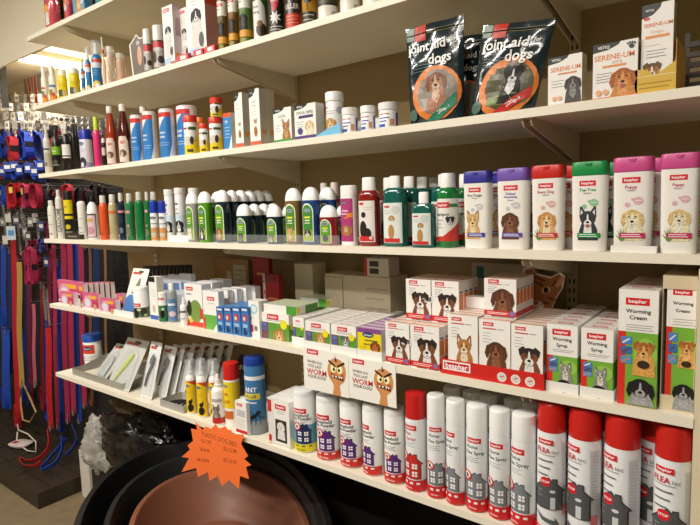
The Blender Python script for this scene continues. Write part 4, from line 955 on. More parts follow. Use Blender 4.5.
# ================================================================== SHELF 3
S = 2
def side_lines(c='a8a6a0'): return lambda a: a.lines(-.4, .4, .9, 14, .055, c, .02)
def vq(a): a.poly([(-.5, 1), (.12, 1), (.08, .95), (-.15, .88), (-.5, .85)], '1c1c20'); a.text('VETIQ', -.26, .935, .07, 'f2f0ea', maxw=.36)
carton(S, 547.5, 582.5, 55.5, .012, .03, 'white Serene-um carton with a black puppy, shortest of the three', lambda a: (vq(a), a.text('SERENE-UM', .02, .74, .13, 'e07830', maxw=.88), a.rect(-.2, .62, .35, .65, 'e07830'), a.lines(-.4, -.02, .5, 3, .06, '8a8480'), a.animal(.24, .42, .2, '4a4644', '302c2c', '8a8684'), a.ell(-.3, .14, .07, .07, 'eab088'), a.ell(-.14, .14, .07, .07, 'eab088'), a.rect(-.5, 0, .5, .02, 'e07830')), side=side_lines(), name='calming_carton', sidec='cfc4ae', topc='d8ccb4', rz=-.05)
carton(S, 592.5, 638, 42, .012, .03, 'white Serene-um xtra carton with a golden retriever', lambda a: (vq(a), a.text('SERENE-UM', -.02, .75, .13, 'e07830', maxw=.9), a.text('xtra', .05, .655, .1, 'd8986c', bold=False, maxw=.3), a.rect(-.28, .56, .25, .6, 'e8944c'), a.lines(-.42, -.05, .46, 4, .05, '8a8480'), a.animal(.18, .34, .24, 'c87a34', 'a85c20', 'd89a58', bodyc='c8843c', tongue=True), a.ell(.36, .88, .06, .05, '2a2a2c', 8), [a.ell(.28+.05*i, .93+.012*(i in (1, 2)), .02, .03, '2a2a2c', 8) for i in range(4)], a.ell(-.36, .12, .07, .07, 'eab088'), a.ell(-.2, .12, .07, .07, 'eab088'), a.rect(-.5, 0, .5, .03, 'e07830')), side=side_lines(), name='calming_carton', sidec='cfc4ae', topc='d8ccb4', rz=0)
dz = .006
carton(S, 640.5, 673, 3, .02, .03, 'tall white Serene-um Drops carton with a dog and cat, in a yellow tray', lambda a: (vq(a), a.ell(-.34, .845, .11, .06, 'd05048'), a.text('SERENE-UM', .02, .77, .13, 'e07830', maxw=.92), a.text('Drops', 0, .69, .11, 'd8986c', bold=False, maxw=.5), a.rect(-.38, .62, .38, .65, 'e8944c'), a.lines(-.38, .1, .54, 1, .03, 'e8b080'), a.lines(-.34, .3, .48, 3, .035, '4a4844'), a.animal(-.14, .26, .27, 'b87a34', '6a4a24', 'f2e8d8', 'tip', bodyc='a87030'), a.animal(.27, .17, .14, 'e0d8cc', '8a7868', 'f0ece4', 'up')), side=side_lines(), name='calming_carton', sidec='cbbd9e', topc='d8ccb4')
b = MB(); x0, x1 = col_x(634.5, .012, 1.77), col_x(676, .012, 1.77); Wt = x1-x0; Y = 'd8b23c'
b.add([(0, 0, 0), (Wt, 0, 0), (Wt, 0, .052), (Wt*.5, 0, .03), (Wt*.3, 0, .042), (0, 0, .045)], [(0, 1, 2, 3, 4, 5)], ink(Y)); b.add([(0, .001, 0), (Wt, .001, 0), (Wt, .001, .052), (Wt*.5, .001, .03), (Wt*.3, .001, .042), (0, .001, .045)], [(5, 4, 3, 2, 1, 0)], ink(Y))
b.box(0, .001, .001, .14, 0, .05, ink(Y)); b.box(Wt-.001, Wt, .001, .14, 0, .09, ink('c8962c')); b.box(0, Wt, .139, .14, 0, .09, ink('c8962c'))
a = Art(Wt, .05); a.rect(-.5, .6, .5, .62, 'e8e0c0'); a.lines(-.4, .4, .35, 2, .16, 'a87c1c', .03); b.art(a, lambda u, v, l: (Wt/2+u, -l, v))
tag(b.build('display_tray', None, (x0, .012, SH[2]+.0003)), 'yellow card tray holding the tall Drops carton on the third shelf', 'tray')
b = MB()
for i in range(6): b.box(0, .13, 0, .012, .012+.02*i, .022+.02*i, mat('3a2c22', .5))
for x in (0, .121): b.box(x, x+.009, .001, .011, 0, .14, mat('3a2c22', .5))
tag(b.build('slatted_crate', None, (col_x(684, .2, 1.8), .2, SH[2]+.0003)), 'dark slatted rack at the far right behind the yellow tray', 'rack')
# joint aid pouches
def pouch(c, y0, lab, an, wc, swash, lean=0, wave=0):
    """c: four corners px (top-left, top-right, bottom-right, bottom-left)"""
    P = [at(x, y, y0+.016) for x, y in c]; base = SH[2]+.0005
    for i in (2, 3): P[i].z = base
    org = Vector(((P[2].x+P[3].x)/2, y0, base)); P = [p-org for p in P]
    K = mat('1a2a30', .16, coat=.4, bump=.55, scale=22); o = empty('treat_pouch', org); tag(o, lab, 'pouch', 'joint aid pouches')
    n, mm = 18, 20
    def sh(u, v, l=0, side=-1):
        L_ = P[3].lerp(P[0], v); R_ = P[2].lerp(P[1], v); p = L_.lerp(R_, u)
        th = .024*(math.sin(PI*min(max(u, 0), 1))**.5)*(1-v)**.55*(.55+.45*min(1, v*6+.3)) + .001
        w = .0022*math.sin(9*u+14*v+wave)*(math.sin(PI*u)) + .0015*math.sin(23*v-11*u)*math.sin(PI*u)
        return (p.x, side*(th+l)+w+lean*v + .016, p.z)
    b = MB()
    for sd in (-1, 1):
        vs = [sh(i/n, j/mm, 0, sd) for j in range(mm+1) for i in range(n+1)]
        fs = [((j*(n+1)+i, j*(n+1)+i+1, (j+1)*(n+1)+i+1, (j+1)*(n+1)+i) if sd < 0 else (j*(n+1)+i, (j+1)*(n+1)+i, (j+1)*(n+1)+i+1, j*(n+1)+i+1)) for j in range(mm) for i in range(n)]
        b.add(vs, fs, K, True)
    b.build('bag', o)
    Wp = (P[1]-P[0]).length*.5+(P[2]-P[3]).length*.5; Hp = P[0].z
    a = Art(Wp, Hp)
    a.rect(-.48, .86, -.34, .99, '6c8478'); a.rect(-.33, .84, -.12, .995, 'c43a2c'); a.rect(-.1, .93, .4, .935, '6a6a4c'); a.rect(-.1, .90, .4, .905, '8a7a3c')
    a.lines(-.4, .0, .62, 4, .03, '7a8a8c', .008)
    e = 22
    a.ell(.06, .29, .43, .43, 'e0823a', e); a.ell(.08, .30, .35, .35, swash, e); an(a)
    a.poly([(-.1, .02), (.42, .28), (.42, .16), (.12, .02)], wc); a.text('500gm', .2, .125, .06, 'f0f0ea', maxw=.26, rot=.5)
    a.text('joint aid', -.1, .775, .15, 'f4f5f2', maxw=.68); a.text('for', .35, .79, .06, 'f4f5f2'); a.text('dogs', .14, .635, .155, 'f4f5f2', maxw=.52)
    a.ell(-.36, .1, .09, .09, '4a6a5c', 14)
    a.items = [([q for p in ps for q in (grid(p, Wp, Hp))], c_) for ps, c_ in a.items]
    lb = MB(); lb.art(a, lambda u, v, l: sh(u/Wp+.5, v/Hp, l*2+.0004, -1)); lb.build('print', o)
    z = MB(); z.tube([sh(.02+.96*i/12, .915, .001) for i in range(13)], .0012, mat('0e1416', .4), 6); z.build('zip_seal', o)
    return o
def grid(p, W, H):
    """cut a convex polygon into small pieces so it can follow a curved bag"""
    out = [p]
    for ax, st in ((0, W/14), (1, H/16)):
        nx = []
        for q in out:
            q = [(a, b) if ax == 0 else (b, a) for a, b in q]; lo = min(t[0] for t in q); hi = max(t[0] for t in q); k = math.floor(lo/st)+1
            while k*st < hi:
                L = clip(q, k*st, True); q = clip(q, k*st, False)
                if len(L) > 2: nx.append([(a, b) if ax == 0 else (b, a) for a, b in L])
                k += 1
            if len(q) > 2: nx.append([(a, b) if ax == 0 else (b, a) for a, b in q])
        out = nx
    return out
pouch([(406, 30), (464, 14.5), (464, 117), (411, 123)], .03, 'left dark pouch of joint aid for dogs with a green corner stripe', lambda a: a.animal(.08, .4, .15, 'b07a5a', '8a5a40', 'd8b8a0', bodyc='a8745a'), '14785a', '8a8278')
pouch([(484, 25.5), (556, 18.5), (534, 108.5), (470, 115.5)], .028, 'right dark pouch of joint aid for dogs with a red corner stripe', lambda a: (a.rect(-.2, .1, .38, .22, '7a8a4a'), a.animal(.12, .42, .13, '1c1c1e', '141416', 'e8e8e8', 'tip', bodyc='1e1e20')), 'c22c28', '5c5a44', wave=2)
pouch([(450, 38), (490, 33), (487, 115), (450, 117)], .12, 'dark joint aid pouch half hidden between and behind the other two', lambda a: None, '14785a', '8a8278', wave=4)
# tubs and bottle
for i, (l, r, t) in enumerate(((341.5, 358, 108.5), (360, 375.5, 106.5), (378, 398.5, 103.5))):
    vessel(S, l, r, t, .014, 'short white tablet tub with blue print, %s of the three' % ['left', 'middle', 'right'][i], 'tub', cap='f2f2f0', capfrac=.27, name='tablet_tub', cat='tub', group='short white tablet tubs', span=(.06, .66), art=blocks((-.5, 0, -.3, 1, 'd8d8ec'), (-.26, .55, .1, .62, '4a4ab0'), (-.26, .35, .0, .42, '4a4ab0'), (-.26, .8, .1, .86, 'c86a6a'), (.1, .1, .26, .5, 'c89a7a'), (-.3, .02, -.05, .2, '3a5ab8'), (.32, .1, .44, .9, '5a5ab8')))
vessel(S, 325.5, 344.5, 93, .03, 'tall white tablet bottle with a dog on its label, behind a blue leaflet', 'tub', cap='f2f2f0', capfrac=.2, name='tablet_bottle', cat='bottle', span=(.03, .74), art=blocks(('b', -.3, .88, .2), ('l', -.4, .1, .76, 2, .07), ('e', .25, .78, .13, .13, 'b8bcc4', 12), ('a', dg(-.1, .38, .18, *GOLD)), ))
b = MB(); x0, x1 = col_x(316, .008, 1.75), col_x(340.5, .008, 1.75); b.prism([(0, 0), (x1-x0, 0), (x1-x0, .028), ((x1-x0)*.55, .02), (0, .002)], 0, .001, ink('7cc0e4')); b.box(0, x1-x0, .001, .05, 0, .001, ink('8cc8e8')); tag(b.build('leaflet_tray', None, (x0, .007, SH[2]+.0003)), 'light blue card wedge at the foot of the tall white tablet bottle', 'tray')
b = MB(); b.box(0, .1, 0, .012, 0, .06, ink('e6e6e2')); b.add([(.1005, 0, 0), (.1005, .012, 0), (.1005, .012, .06), (.1005, 0, .06)], [(0, 1, 2, 3)], ink('5aa8d8')); o = b.build('carton', None, (col_x(352, .12, 1.78), .12, SH[2]+.001)); o.rotation_euler = (-.5, 0, -.1); tag(o, 'flat white and blue carton leaning behind the white tablet tubs', 'box')
carton(S, 294.5, 316, 104, .012, .035, 'white Stool Repel carton with a cream puppy and purple foot', lambda a: (vq(a), a.text('STOOL REPEL', .0, .76, .1, '3a3a42', maxw=.8), a.rect(-.3, .6, .38, .68, '4a3a6a'), a.lines(-.4, -.05, .5, 4, .07, '8a8486'), a.animal(.2, .38, .17, *PUP), a.ell(-.24, .24, .12, .12, '5a4a8a', 12), a.rect(-.5, 0, .5, .1, '5a4484')), side=side_lines(), name='tablet_carton', sidec='d4cfc2', topc='dcd6c8')
carton(S, 273.5, 291.5, 108, .012, .03, 'white carton with green print and a brown terrier', lambda a: (vq(a), a.text('COOL', -.02, .76, .11, '4a9a5a', maxw=.7), a.text('calm', .0, .66, .08, 'd8863a', maxw=.4), a.lines(-.4, -.1, .5, 3, .08), a.animal(.2, .42, .2, 'a8703c', '7a4c24', 'c89a68', 'up'), a.rect(-.5, 0, .5, .08, '4a9a4a')), side=side_lines(), name='tablet_carton', sidec='cfc9ba', topc='dcd6c8')
def catbox(l, r, t, d, lab, n=0):
    o = carton(S, l, r, t, d, .03, lab, blocks(('a', vq), ('t', 'URIN', -.05, .78, .1, 'c88a88', .5), ('t', 'CARE', -.05, .71, .1, 'c88a88', .5), ('l', -.3, .3, .6, 2, .05), ('a', lambda a: (a.animal(.05, .42, .15, *TAB, ears='up', body=False), a.ell(.06, .25, .16, .34, 'a8743c'))), (-.5, 0, .5, .08, 'd8684c')), side=side_lines(), name='tablet_carton', sidec='c9c2b2', topc='dcd6c8', group='tall white cat cartons')
    w = abs(o.dimensions.x)/2
    b = MB(); b.box(.0001, .0004, -.007, .007, -.006, .006, ink('f0943a')); b.build('price_sticker', o, (w, .015, .04))
    return o
catbox(235.5, 243.5, 93, .012, 'left of two tall white cartons with a cat, orange sticker on its side')
o = catbox(250, 260.5, 89, .012, 'right of two tall white cartons with a cat, orange sticker on its side'); row(o, 1, .032)
carton(S, 223.5, 231.5, 113, .014, .03, 'blue and white carton with a red top, beside the stacked jars', blocks((-.5, .88, .5, 1, 'e0582c'), ('p', [(-.5, 0), (.1, 0), (.5, .4), (.5, .88), (-.5, .88)], '2f86c8'), ('t', '24', -.1, .76, .25, 'f0f4f6', .5), ('l', -.3, .3, .6, 4, .09, 'e8f0f4', .04)), side=side_lines('c9c9c9'), name='tablet_carton')
def jar(l, r, t, d, lab, z=None, H=None, ycol='ecd21c', cf=.17):
    return vessel(S, l, r, t, d, lab, 'tub', cap='da3a22', capfrac=cf, name='supplement_jar', cat='jar', group='red-lidded supplement jars', z=z, H=H, span=(.02, .78), art=blocks((-.5, 0, .5, .3, ycol), ('p', [(.5, .3), (.5, .7), (.1, .3)], ycol), (-.4, .82, -.05, .88, 'c83a38'), (0, .8, .4, .9, '2c5a34'), ('e', -.05, .45, .2, .2, 'd8d0c0', 10), ('e', .15, .45, .1, .2, '3a3430', 8), (-.1, .06, .2, .16, '4a4420'), ('l', -.42, -.15, .66, 3, .1)))
j1 = jar(209, 222.5, 0, .012, 'lower jar of the two red-lidded jars stacked on each other', H=.108)
jar(209.2, 222, 0, .014, 'upper jar of the two red-lidded jars stacked on each other', z=SH[2]+.1088, H=.06, cf=.3)
jar(198.8, 208.3, 124, .014, 'small red-lidded jar between the yellow one and the stack')
jar(183.8, 198, 116, .012, 'large yellow and white jar with a red lid')
vessel(S, 196, 205.5, 118, .075, 'orange-lidded jar half hidden behind the small red-lidded one', 'tub', cap='e07a24', body='d8b02c', name='supplement_jar', cat='jar')
pc = blocks(('p', [(-.5, 0), (.2, 0), (.36, .3), (.36, .95), (.1, .9), (-.3, .62), (-.5, .5)], '2a7cc4'), (-.5, .88, .36, .98, 'd23a34'), ('t', 'clean', -.12, .55, .13, 'e8f0f6', .6), ('t', 'ease', -.12, .46, .13, 'e8f0f6', .5), ('l', -.3, .25, .32, 2, .05, 'dce8f0'), ('l', .38, .5, .8, 12, .06, 'b8b4c0'))
for i, (l, r, t, d, rz) in enumerate(((131.5, 144, 115.5, .014, .1), (143.5, 158.5, 112, .03, -.25), (160, 176, 109.5, .014, -.1), (177.5, 199, 106.5, .055, -.35))):
    vessel(S, l, r, t, d, 'white and blue powder can with a red top band, %s from the left of four' % ORD[i], 'can', cap='e4dcdc', body='e6dfe2', capfrac=.03, name='powder_can', group='blue and white powder cans', span=(.01, .96), art=pc, rz=rz, arc=1.4)
for i, (l, r, t, d, c_) in enumerate(((106.5, 118, 106.5, .016, 'b8401c'), (118.8, 131.3, 104.5, .016, '5c1e16'))):
    o = vessel(S, l, r, t, d, ['orange-brown sauce-shaped bottle with a white cap and horse label, left of two', 'dark brown sauce-shaped bottle with a white cap and horse label, right of two'][i], 'sauce', bm=trans(c_), cap='ddd4c8', capfrac=.12, name='conditioner_bottle', cat='bottle', span=(.03, .46), group='sauce-shaped bottles', arc=1.25,
      art=blocks(('p', [(-.4, 0), (.4, 0), (.4, .8), (.25, 1), (-.25, 1), (-.4, .8)], 'e0d0c0'), ('e', 0, .76, .2, .12, 'c88a80'), ('e', 0, .34, .26, .26, '6a4a34', 10), ('e', -.08, .3, .1, .2, 'c8b8a0', 8)))
c = copy_tree(o); c.location += Vector((.02, .075, 0)); c['label'] = 'dark brown sauce-shaped bottle standing behind, only its cap and neck showing'
vessel(S, 101.8, 106.2, 138.5, .01, 'tiny dark bottle with a white cap beside the pink one', 'long', body='241c1c', cap='e2ded6', neck=.8, capfrac=.16, name='bottle', cat='bottle', art=blocks((-.5, .4, .5, .8, 'c8c0b8')), span=(.1, .8))
o = vessel(S, 93.8, 101.6, 117, .014, 'hot pink bottle with a lime green spray head', 'long', body='e0387a', cap='c4d828', neck=.6, capfrac=.26, name='spray_bottle', cat='spray bottle')
vessel(S, 80, 93, 130, .014, 'white and lilac spray can with a royal blue cap', 'can', cap='1a2fa8', body='d4d0dc', capfrac=.25, span=(.02, .73), art=blocks(('a', johnsons(-.2, .88, .5)), ('l', -.35, .15, .68, 2, .08, '6a6a9a'), (-.5, 0, .5, .2, '9a90b8'), ('e', -.1, .2, .22, .3, '2c2a30', 10), ('e', -.12, .12, .1, .14, 'e4e0e0', 8)))
for i, (l, r, d) in enumerate(((72, 77.5, .05), (76, 80, .09))): vessel(S, l, r, 124, d, 'slim black bottle behind the blue-capped can, %s of two' % ['left', 'right'][i], 'long', body='191919', cap='2a2a2a', neck=.6, name='bottle', cat='bottle', group='slim black bottles')
vessel(S, 62.5, 71.5, 122, .014, 'black bottle with a white label and trigger head', 'trigger', body='1c1b1a', cap='d8d6d0', name='spray_bottle', cat='spray bottle', span=(.1, .54), art=blocks((-.5, .5, .5, 1, 'e6e4de'), (-.5, .38, .5, .44, 'e6e4de'), ('l', -.3, .2, .8, 2, .1, '8a8a8a')))
vessel(S, 52.3, 62, 124, .016, 'black bottle with a lime green label and trigger head', 'trigger', body='191a18', cap='1a1a1a', name='spray_bottle', cat='spray bottle', span=(.1, .54), art=blocks((-.5, .6, .5, .98, '7ab02c'), ('t', 'fox', -.05, .78, .16, 'e4ecd0', .5), ('e', 0, .25, .2, .2, '4a4638', 8), (-.3, .1, .3, .14, '9a967c')))
vessel(S, 44.3, 52, 125, .02, 'white spray bottle at the left end of the third shelf', 'spray', body='d8d2c6', cap='dedad0', name='spray_bottle', cat='spray bottle', span=(.03, .6), art=blocks((-.5, .2, .5, .7, 'b8b09c'), (-.3, .8, .3, .86, '4a4844'), ('e', -.1, .3, .2, .2, '7a7460', 8)))

# ================================================================== SHELF 2
S = 1
for i, (l, r, t) in enumerate(((41.5, 48.3, 66), (49, 57, 65.5))):
    vessel(S, l, r, t, .014, 'white bottle with an orange and green foot by the bright lamp, %s of two' % ['left', 'right'][i], 'long', cap='e6e4dc', body='eae8e0', neck=.62, capfrac=.28, name='bottle', cat='bottle', group='white bottles by the lamp', span=(.02, .66), art=blocks((-.5, 0, .5, .26, 'e0902c'), (-.5, .26, .1, .5, '6a8a3c'), ('e', -.05, .62, .3, .12, 'd85a34') if i == 0 else (-.4, .6, .4, .7, '5a80b8'), ('e', .1, .3, .2, .2, 'c83a2c', 8)))
for i, (l, r, t, d) in enumerate(((58, 68, 70, .014), (69, 79.5, 68, .02), (74, 81, 69, .07))):
    vessel(S, l, r, t, d, 'yellow bottle with a white cap, %s of three by the lamp' % ['left', 'middle', 'back right'][i], 'bottle', body='e6cf1e', cap='efece0', neck=.75, capfrac=.2, name='bottle', cat='bottle', group='yellow bottles', span=(.04, .6), art=blocks((-.3, .1, .1, .5, '4a4a1c'), ('l', -.3, .4, .85, 2, .12, '8a7a14'), ('e', .2, .3, .14, .2, 'c8b88c', 8)))
for i, (l, r, t, d) in enumerate(((80.5, 85.5, 58, .012), (85.7, 92, 46, .02), (92, 103, 40, .014))):
    o = vessel(S, l, r, t+3, d, 'blue foam spray bottle with a clear cap, %s of three' % ['smallest', 'middle', 'largest'][i], 'spray', body='2a78b8', cap='f0f0ee', name='spray_bottle', cat='spray bottle', group='blue bottles with clear caps', span=(.02, .64), art=blocks((-.5, .7, .5, 1, 'cfd8e4'), (-.4, .88, .2, .98, '2a3468'), (-.1, .88, .5, 1, 'd8502c'), ('l', -.3, .2, .6, 3, .07, 'b8d4e8'), ('e', .05, .14, .26, .22, 'd8b83c', 10), ('e', .1, .1, .14, .12, 'f0ece0', 8)))
    H = o.children[1].data.vertices[-1].co.z; clear_cap(o, .755*H, H*1.04, o['radius']*.98)
# hanging pack with brushes, tubs
b = MB(); p0 = at(104, 84, .012); M = mat('e8c8b4', .4)
o = empty('long_brush', (p0.x, .012, SH[1]+.0005)); tag(o, 'pale pink long-handled brush leaning back, red band on its thin tip', 'brush')
b.tube([(0, .004, .004), (-.005, .006, .05), (-.012, .012, .10)], [.006, .009, .006], M); b.build('handle', o)
b = MB(); b.tube([(-.012, .012, .10), (-.03, .02, .19)], .0028, mat('d8d4cc', .4)); b.build('stem', o); b = MB(); b.tube([(-.017, .0143, .125), (-.02, .0158, .14)], .0042, mat('c02820', .4)); b.build('band', o)
for i, (l, r, t, c_, w) in enumerate(((107, 115.5, 47, 'c08a6c', 'clear jar of pinkish brown chews behind the long brush'), (116, 125.5, 54, 'e08a2c', 'clear jar of orange chews beside the pinkish one'))):
    o = vessel(S, l, r, t, .02, w, 'tub', bm=mat('e8e0d4', .1, alpha=.35), cap='dcd4c8', capm=mat('e8e4dc', .15, alpha=.5), name='chew_jar', cat='jar', capfrac=.16); H = top_z(o.location.x, .04, t)-SH[1]
    f = MB(); rr = o['radius']*.86
    for q in range(16): f.tube([(random.uniform(-.6, .6)*rr, random.uniform(-.6, .6)*rr, .006+q*.72*H/16), (random.uniform(-.6, .6)*rr, random.uniform(-.6, .6)*rr, .012+q*.72*H/16)], .007, mat(c_, .5), 8)
    k = f.build('chews', o); k['kind'] = 'stuff'
# animal cut-out
yy = .03; P = [(133, 76), (131, 62), (129, 45), (132, 41), (136, 34), (139, 38), (145, 36), (149, 40), (150, 72)]
Q = [at(x, y, yy) for x, y in P]; c0 = Vector((Q[0].x, yy, SH[1]+.0003)); pts = [(q.x-c0.x, max(0, q.z-c0.z)) for q in Q]; pts[-1] = (pts[-1][0], 0); pts[0] = (pts[0][0], 0)
b = MB(); b.prism(pts, 0, .003, ink('e4dccc')); cx = sum(p[0] for p in pts)/len(pts); cz = sum(p[1] for p in pts)/len(pts)
a = Art(1, 1); a.poly([(cx+(p[0]-cx)*.84, cz+(p[1]-cz)*.9) for p in pts], '6c625c'); a.ell(cx+.006, cz-.02, .014, .035, 'd0a080', 12); a.ell(cx, cz+.025, .012, .008, 'b8aca4', 10); b.art(a, lambda u, v, l: (u, -l, v))
tag(b.build('cat_cutout', None, c0), 'grey cardboard animal cut-out with a white outline behind the two white-capped cans', 'cut-out')
for i, (l, r, t) in enumerate(((143.8, 152.6, 29.5), (153.4, 165.3, 26))):
    vessel(S, l, r, t, .012, 'black, red and white can with a large white cap, %s of two' % ['left', 'right'][i], 'can', cap='e6e4de', body='1f3c2a', capfrac=.34, group='white-capped black cans', span=(.06, .64), art=blocks((-.5, .0, .5, 1, 'bdb8b4'), (-.5, .76, .5, 1, 'c83a40'), ('e', -.2, .4, .16, .36, '2c2826', 10), ('e', .2, .3, .2, .22, '3c3634', 10), ('e', .1, .7, .14, .12, 'dcd8d4', 8)))
dogb = lambda a: (a.brand(-.1, .93, .6), a.lines(-.3, .1, .8, 2, .05), a.animal(.0, .6, .24, *HUSK, bodyc='d8d4d0'), a.ell(.05, .25, .34, .5, 'd8d2cc'), a.ell(.25, .25, .14, .26, '4a4644', 10), a.rect(-.5, 0, .5, .08, 'd84a50'), a.rect(-.45, .03, .1, .15, 'a8c8e0'))
o = carton(S, 164.3, 174.5, 6, .02, .05, 'white dog carton with a red top and orange sticker, nearest the white-capped cans', dogb, side=lambda a: (a.rect(-.3, .5, .4, .8, 'b89aa4'), a.lines(-.3, .4, .45, 5, .05, 'b8b4b8')), sidec='d8d2d4', topc='d84a30', name='collar_carton', group='white dog cartons')
b = MB(); b.box(.0001, .0004, -.008, .008, -.009, .009, ink('f0943a')); b.build('price_sticker', o, (abs(o.dimensions.x)/2, .015, .035))
carton(S, 181.5, 189, 8, .05, .05, 'white dog carton with a red top between the small and the large one', dogb, sidec='d8d2d4', topc='d84a30', name='collar_carton', group='white dog cartons')
carton(S, 188.5, 206.5, -14, .022, .06, 'large white dog carton cut off by the top of the photo', dogb, side=lambda a: (a.rect(-.5, .0, .5, .72, 'c89088'), a.rect(-.5, .72, .5, 1, 'd04a34'), a.ell(.1, .12, .32, .28, '5a4460')), sidec='c89088', topc='d84a30', name='collar_carton', group='white dog cartons')
for i, (l, r) in enumerate(((176, 187.5), (192.5, 202), (203.5, 214))):
    carton(S, l, r, 0, .002, .012, 'low red and white packet lying at the shelf edge, %s of three' % ORD[i], blocks((-.2, .2, .3, .8, 'efe8e4')), face='cf2c2c', H=.02, name='flat_packet', cat='packet', group='red packets')
gcan = lambda a: (a.rect(-.5, .7, .5, 1, 'e8e6da'), a.brand(-.1, .92, .5), a.rect(-.3, .82, -.1, .84, '6a6a6a'), a.animal(-.05, .5, .2, *BLK, bodyc='1e1c1a'), a.rect(-.5, .12, .5, .26, 'd89a2c'), a.rect(-.3, 0, .1, .1, '8a8a2c'))
for i, (l, r, t, bc) in enumerate(((218, 228.3, -18, '6c5a2c'), (228.8, 239, -21, '8a5a28'), (239.5, 252.8, -24, '5c7c34'))):
    vessel(S, l, r, t, .014, 'green and gold aerosol can with a black dog, %s of three' % ['left', 'middle', 'right'][i], 'can', body=bc, cap='efede4', group='green and gold cans', art=gcan, span=(.02, .78), H=.19)
vessel(S, 253.3, 268, 0, .014, 'green bottle with a white arched label and brown dog, cut off by the photo edge', 'can', body='2c6e34', cap='2a5a30', H=.2, span=(.02, .76), name='can', art=blocks(('p', [(-.5, 0), (.3, 0), (.38, .3), (.3, .6), (.1, .72), (-.5, .7)], 'e6e6e0'), ('t', 'Well-', -.15, .6, .12, '4a4a4a', .4), ('t', 'being', -.12, .5, .12, '4a4a4a', .4), ('e', .12, .16, .26, .3, '3a2418', 14), ('e', .05, .28, .14, .14, '8a5a30', 10), ('a', johnsons(-.2, .9, .5))))
vessel(S, 269, 284.8, 0, .014, 'black aerosol can with red lettering and a white starburst', 'can', body='1c1b1c', cap='b8241c', H=.21, span=(.02, .76), name='insect_can', art=blocks(('p', [(-.42, .9), (.42, .9), (.1, .42), (-.05, .38)], 'c42c34'), ('t', 'FLY', -.02, .72, .14, 'e8c0bc', .4), ('t', 'MAX', 0, .58, .12, 'e8c0bc', .32), ('p', [(.3*math.cos(q*PI/8)*(1 if q % 2 else .45), .28+.13*math.sin(q*PI/8)*(1 if q % 2 else .45)) for q in range(16)], 'f0eee8'), ('l', -.35, .35, .12, 3, .05, 'e0dcd4', .03)))
vessel(S, 285.5, 301.3, 0, .014, 'ANT KILLER can with white letters and a red foot on the second shelf', 'can', body='27232c', cap='c83a24', H=.2, span=(.02, .76), name='ant_killer_can', art=blocks((-.5, 0, .5, .27, 'cc3c24'), ('t', 'ANT', 0, .6, .24, 'ece8e0', .62), ('t', 'KILLER', 0, .4, .2, 'ece8e0', .7), ('l', -.3, .3, .22, 3, .06, 'e8b0a0', .02)))
vessel(S, 302, 316.5, 0, .014, 'gold can with a black cockerel, right of the ANT KILLER can', 'can', body='c8922c', cap='2a2420', H=.2, span=(.01, .76), name='poultry_can', art=blocks((-.5, 0, .5, .22, '2a241c'), ('l', -.3, .3, .16, 2, .08, 'd8d0bc', .03), ('e', 0, .42, .2, .14, '1c1814'), ('p', [(-.2, .42), (-.32, .6), (-.1, .5)], '1c1814'), ('e', .18, .56, .09, .12, '1c1814'), (-.02, .24, .03, .36, '1c1814')))
for i, (l, r, lid, w) in enumerate(((317, 338, '4a4a2c', 'left of two white tubs with dark olive lids, on the second shelf'), (339, 360, '4c4c2a', 'right of two white tubs with dark olive lids, on the second shelf'), (361.5, 387, 'a8bc2c', 'white tub with a lime band, right of the olive-lidded ones'))):
    vessel(S, l, r, 0, .012, w, 'tub', body='ece8dc', cap=lid, H=.085, capfrac=.4, name='salve_tub', cat='tub', group='white salve tubs', span=(.02, .68), art=blocks((-.5, .62, .5, .72, '2c2820'), (-.5, .72, .5, 1, lid), (.2, .15, .36, .35, 'a8a49a')))
vessel(S, 388.5, 412, 0, .012, 'yellow tub at the right end of the row, mostly above the photo edge', 'tub', body='e2cc2a', cap='d8c42a', H=.11, name='salve_tub', cat='tub')

# ================================================================== SHELF 1
S = 0
def jug(l, r, d, lab):
    o = vessel(S, l, r, 0, d, lab, 'bottle', bm=trans('ea6670'), cap='d84048', H=.2, neck=.4, flat=.6, ex=3, name='shampoo_jug', cat='jug', group='pink jugs', span=(.05, .66), art=blocks(('e', -.1, .45, .4, .6, 'e8703c', 16), ('e', -.1, .62, .3, .2, 'f0a83c', 12), ('a', dg(-.02, .4, .2, *WEST))))
    b = MB(); rad = o['radius']; b.tube([(rad*.9, 0, .06), (rad*1.35, 0, .075), (rad*1.35, 0, .14), (rad*.7, 0, .16)], .006, trans('d8505c'), 8); b.build('handle', o); return o
jug(45.5, 60, .014, 'pink jug with an orange label at the left end of the top shelf')
jug(64, 71.5, .014, 'pink jug just right of the leftmost one on the top shelf')
carton(S, 72.5, 84, 0, .012, .08, 'light blue pack with a dog picture on the top shelf', blocks(('a', dg(.0, .3, .22, *YORK)), ('e', .3, .2, .14, .1, 'c8d8e8')), face='6a9cc0', sidec='3a8cb8', H=.2, name='pack', cat='pack')
vessel(S, 89.5, 94.5, 0, .014, 'dark narrow can on the top shelf, right of the blue pack', 'can', body='2c2a30', cap='2a2a2a', H=.2)
carton(S, 95, 99, 0, .014, .05, 'teal carton sliver on the top shelf', None, face='2a8a84', H=.2)
vessel(S, 99.8, 106, 0, .014, 'pale can at the top edge of the photo on the top shelf', 'can', body='c8c4a0', cap='c8c4b8', H=.2)
vessel(S, 107, 114, 0, .014, 'pale green can nearest the photo edge on the top shelf', 'can', body='a8b48c', cap='c8c4b8', H=.2)
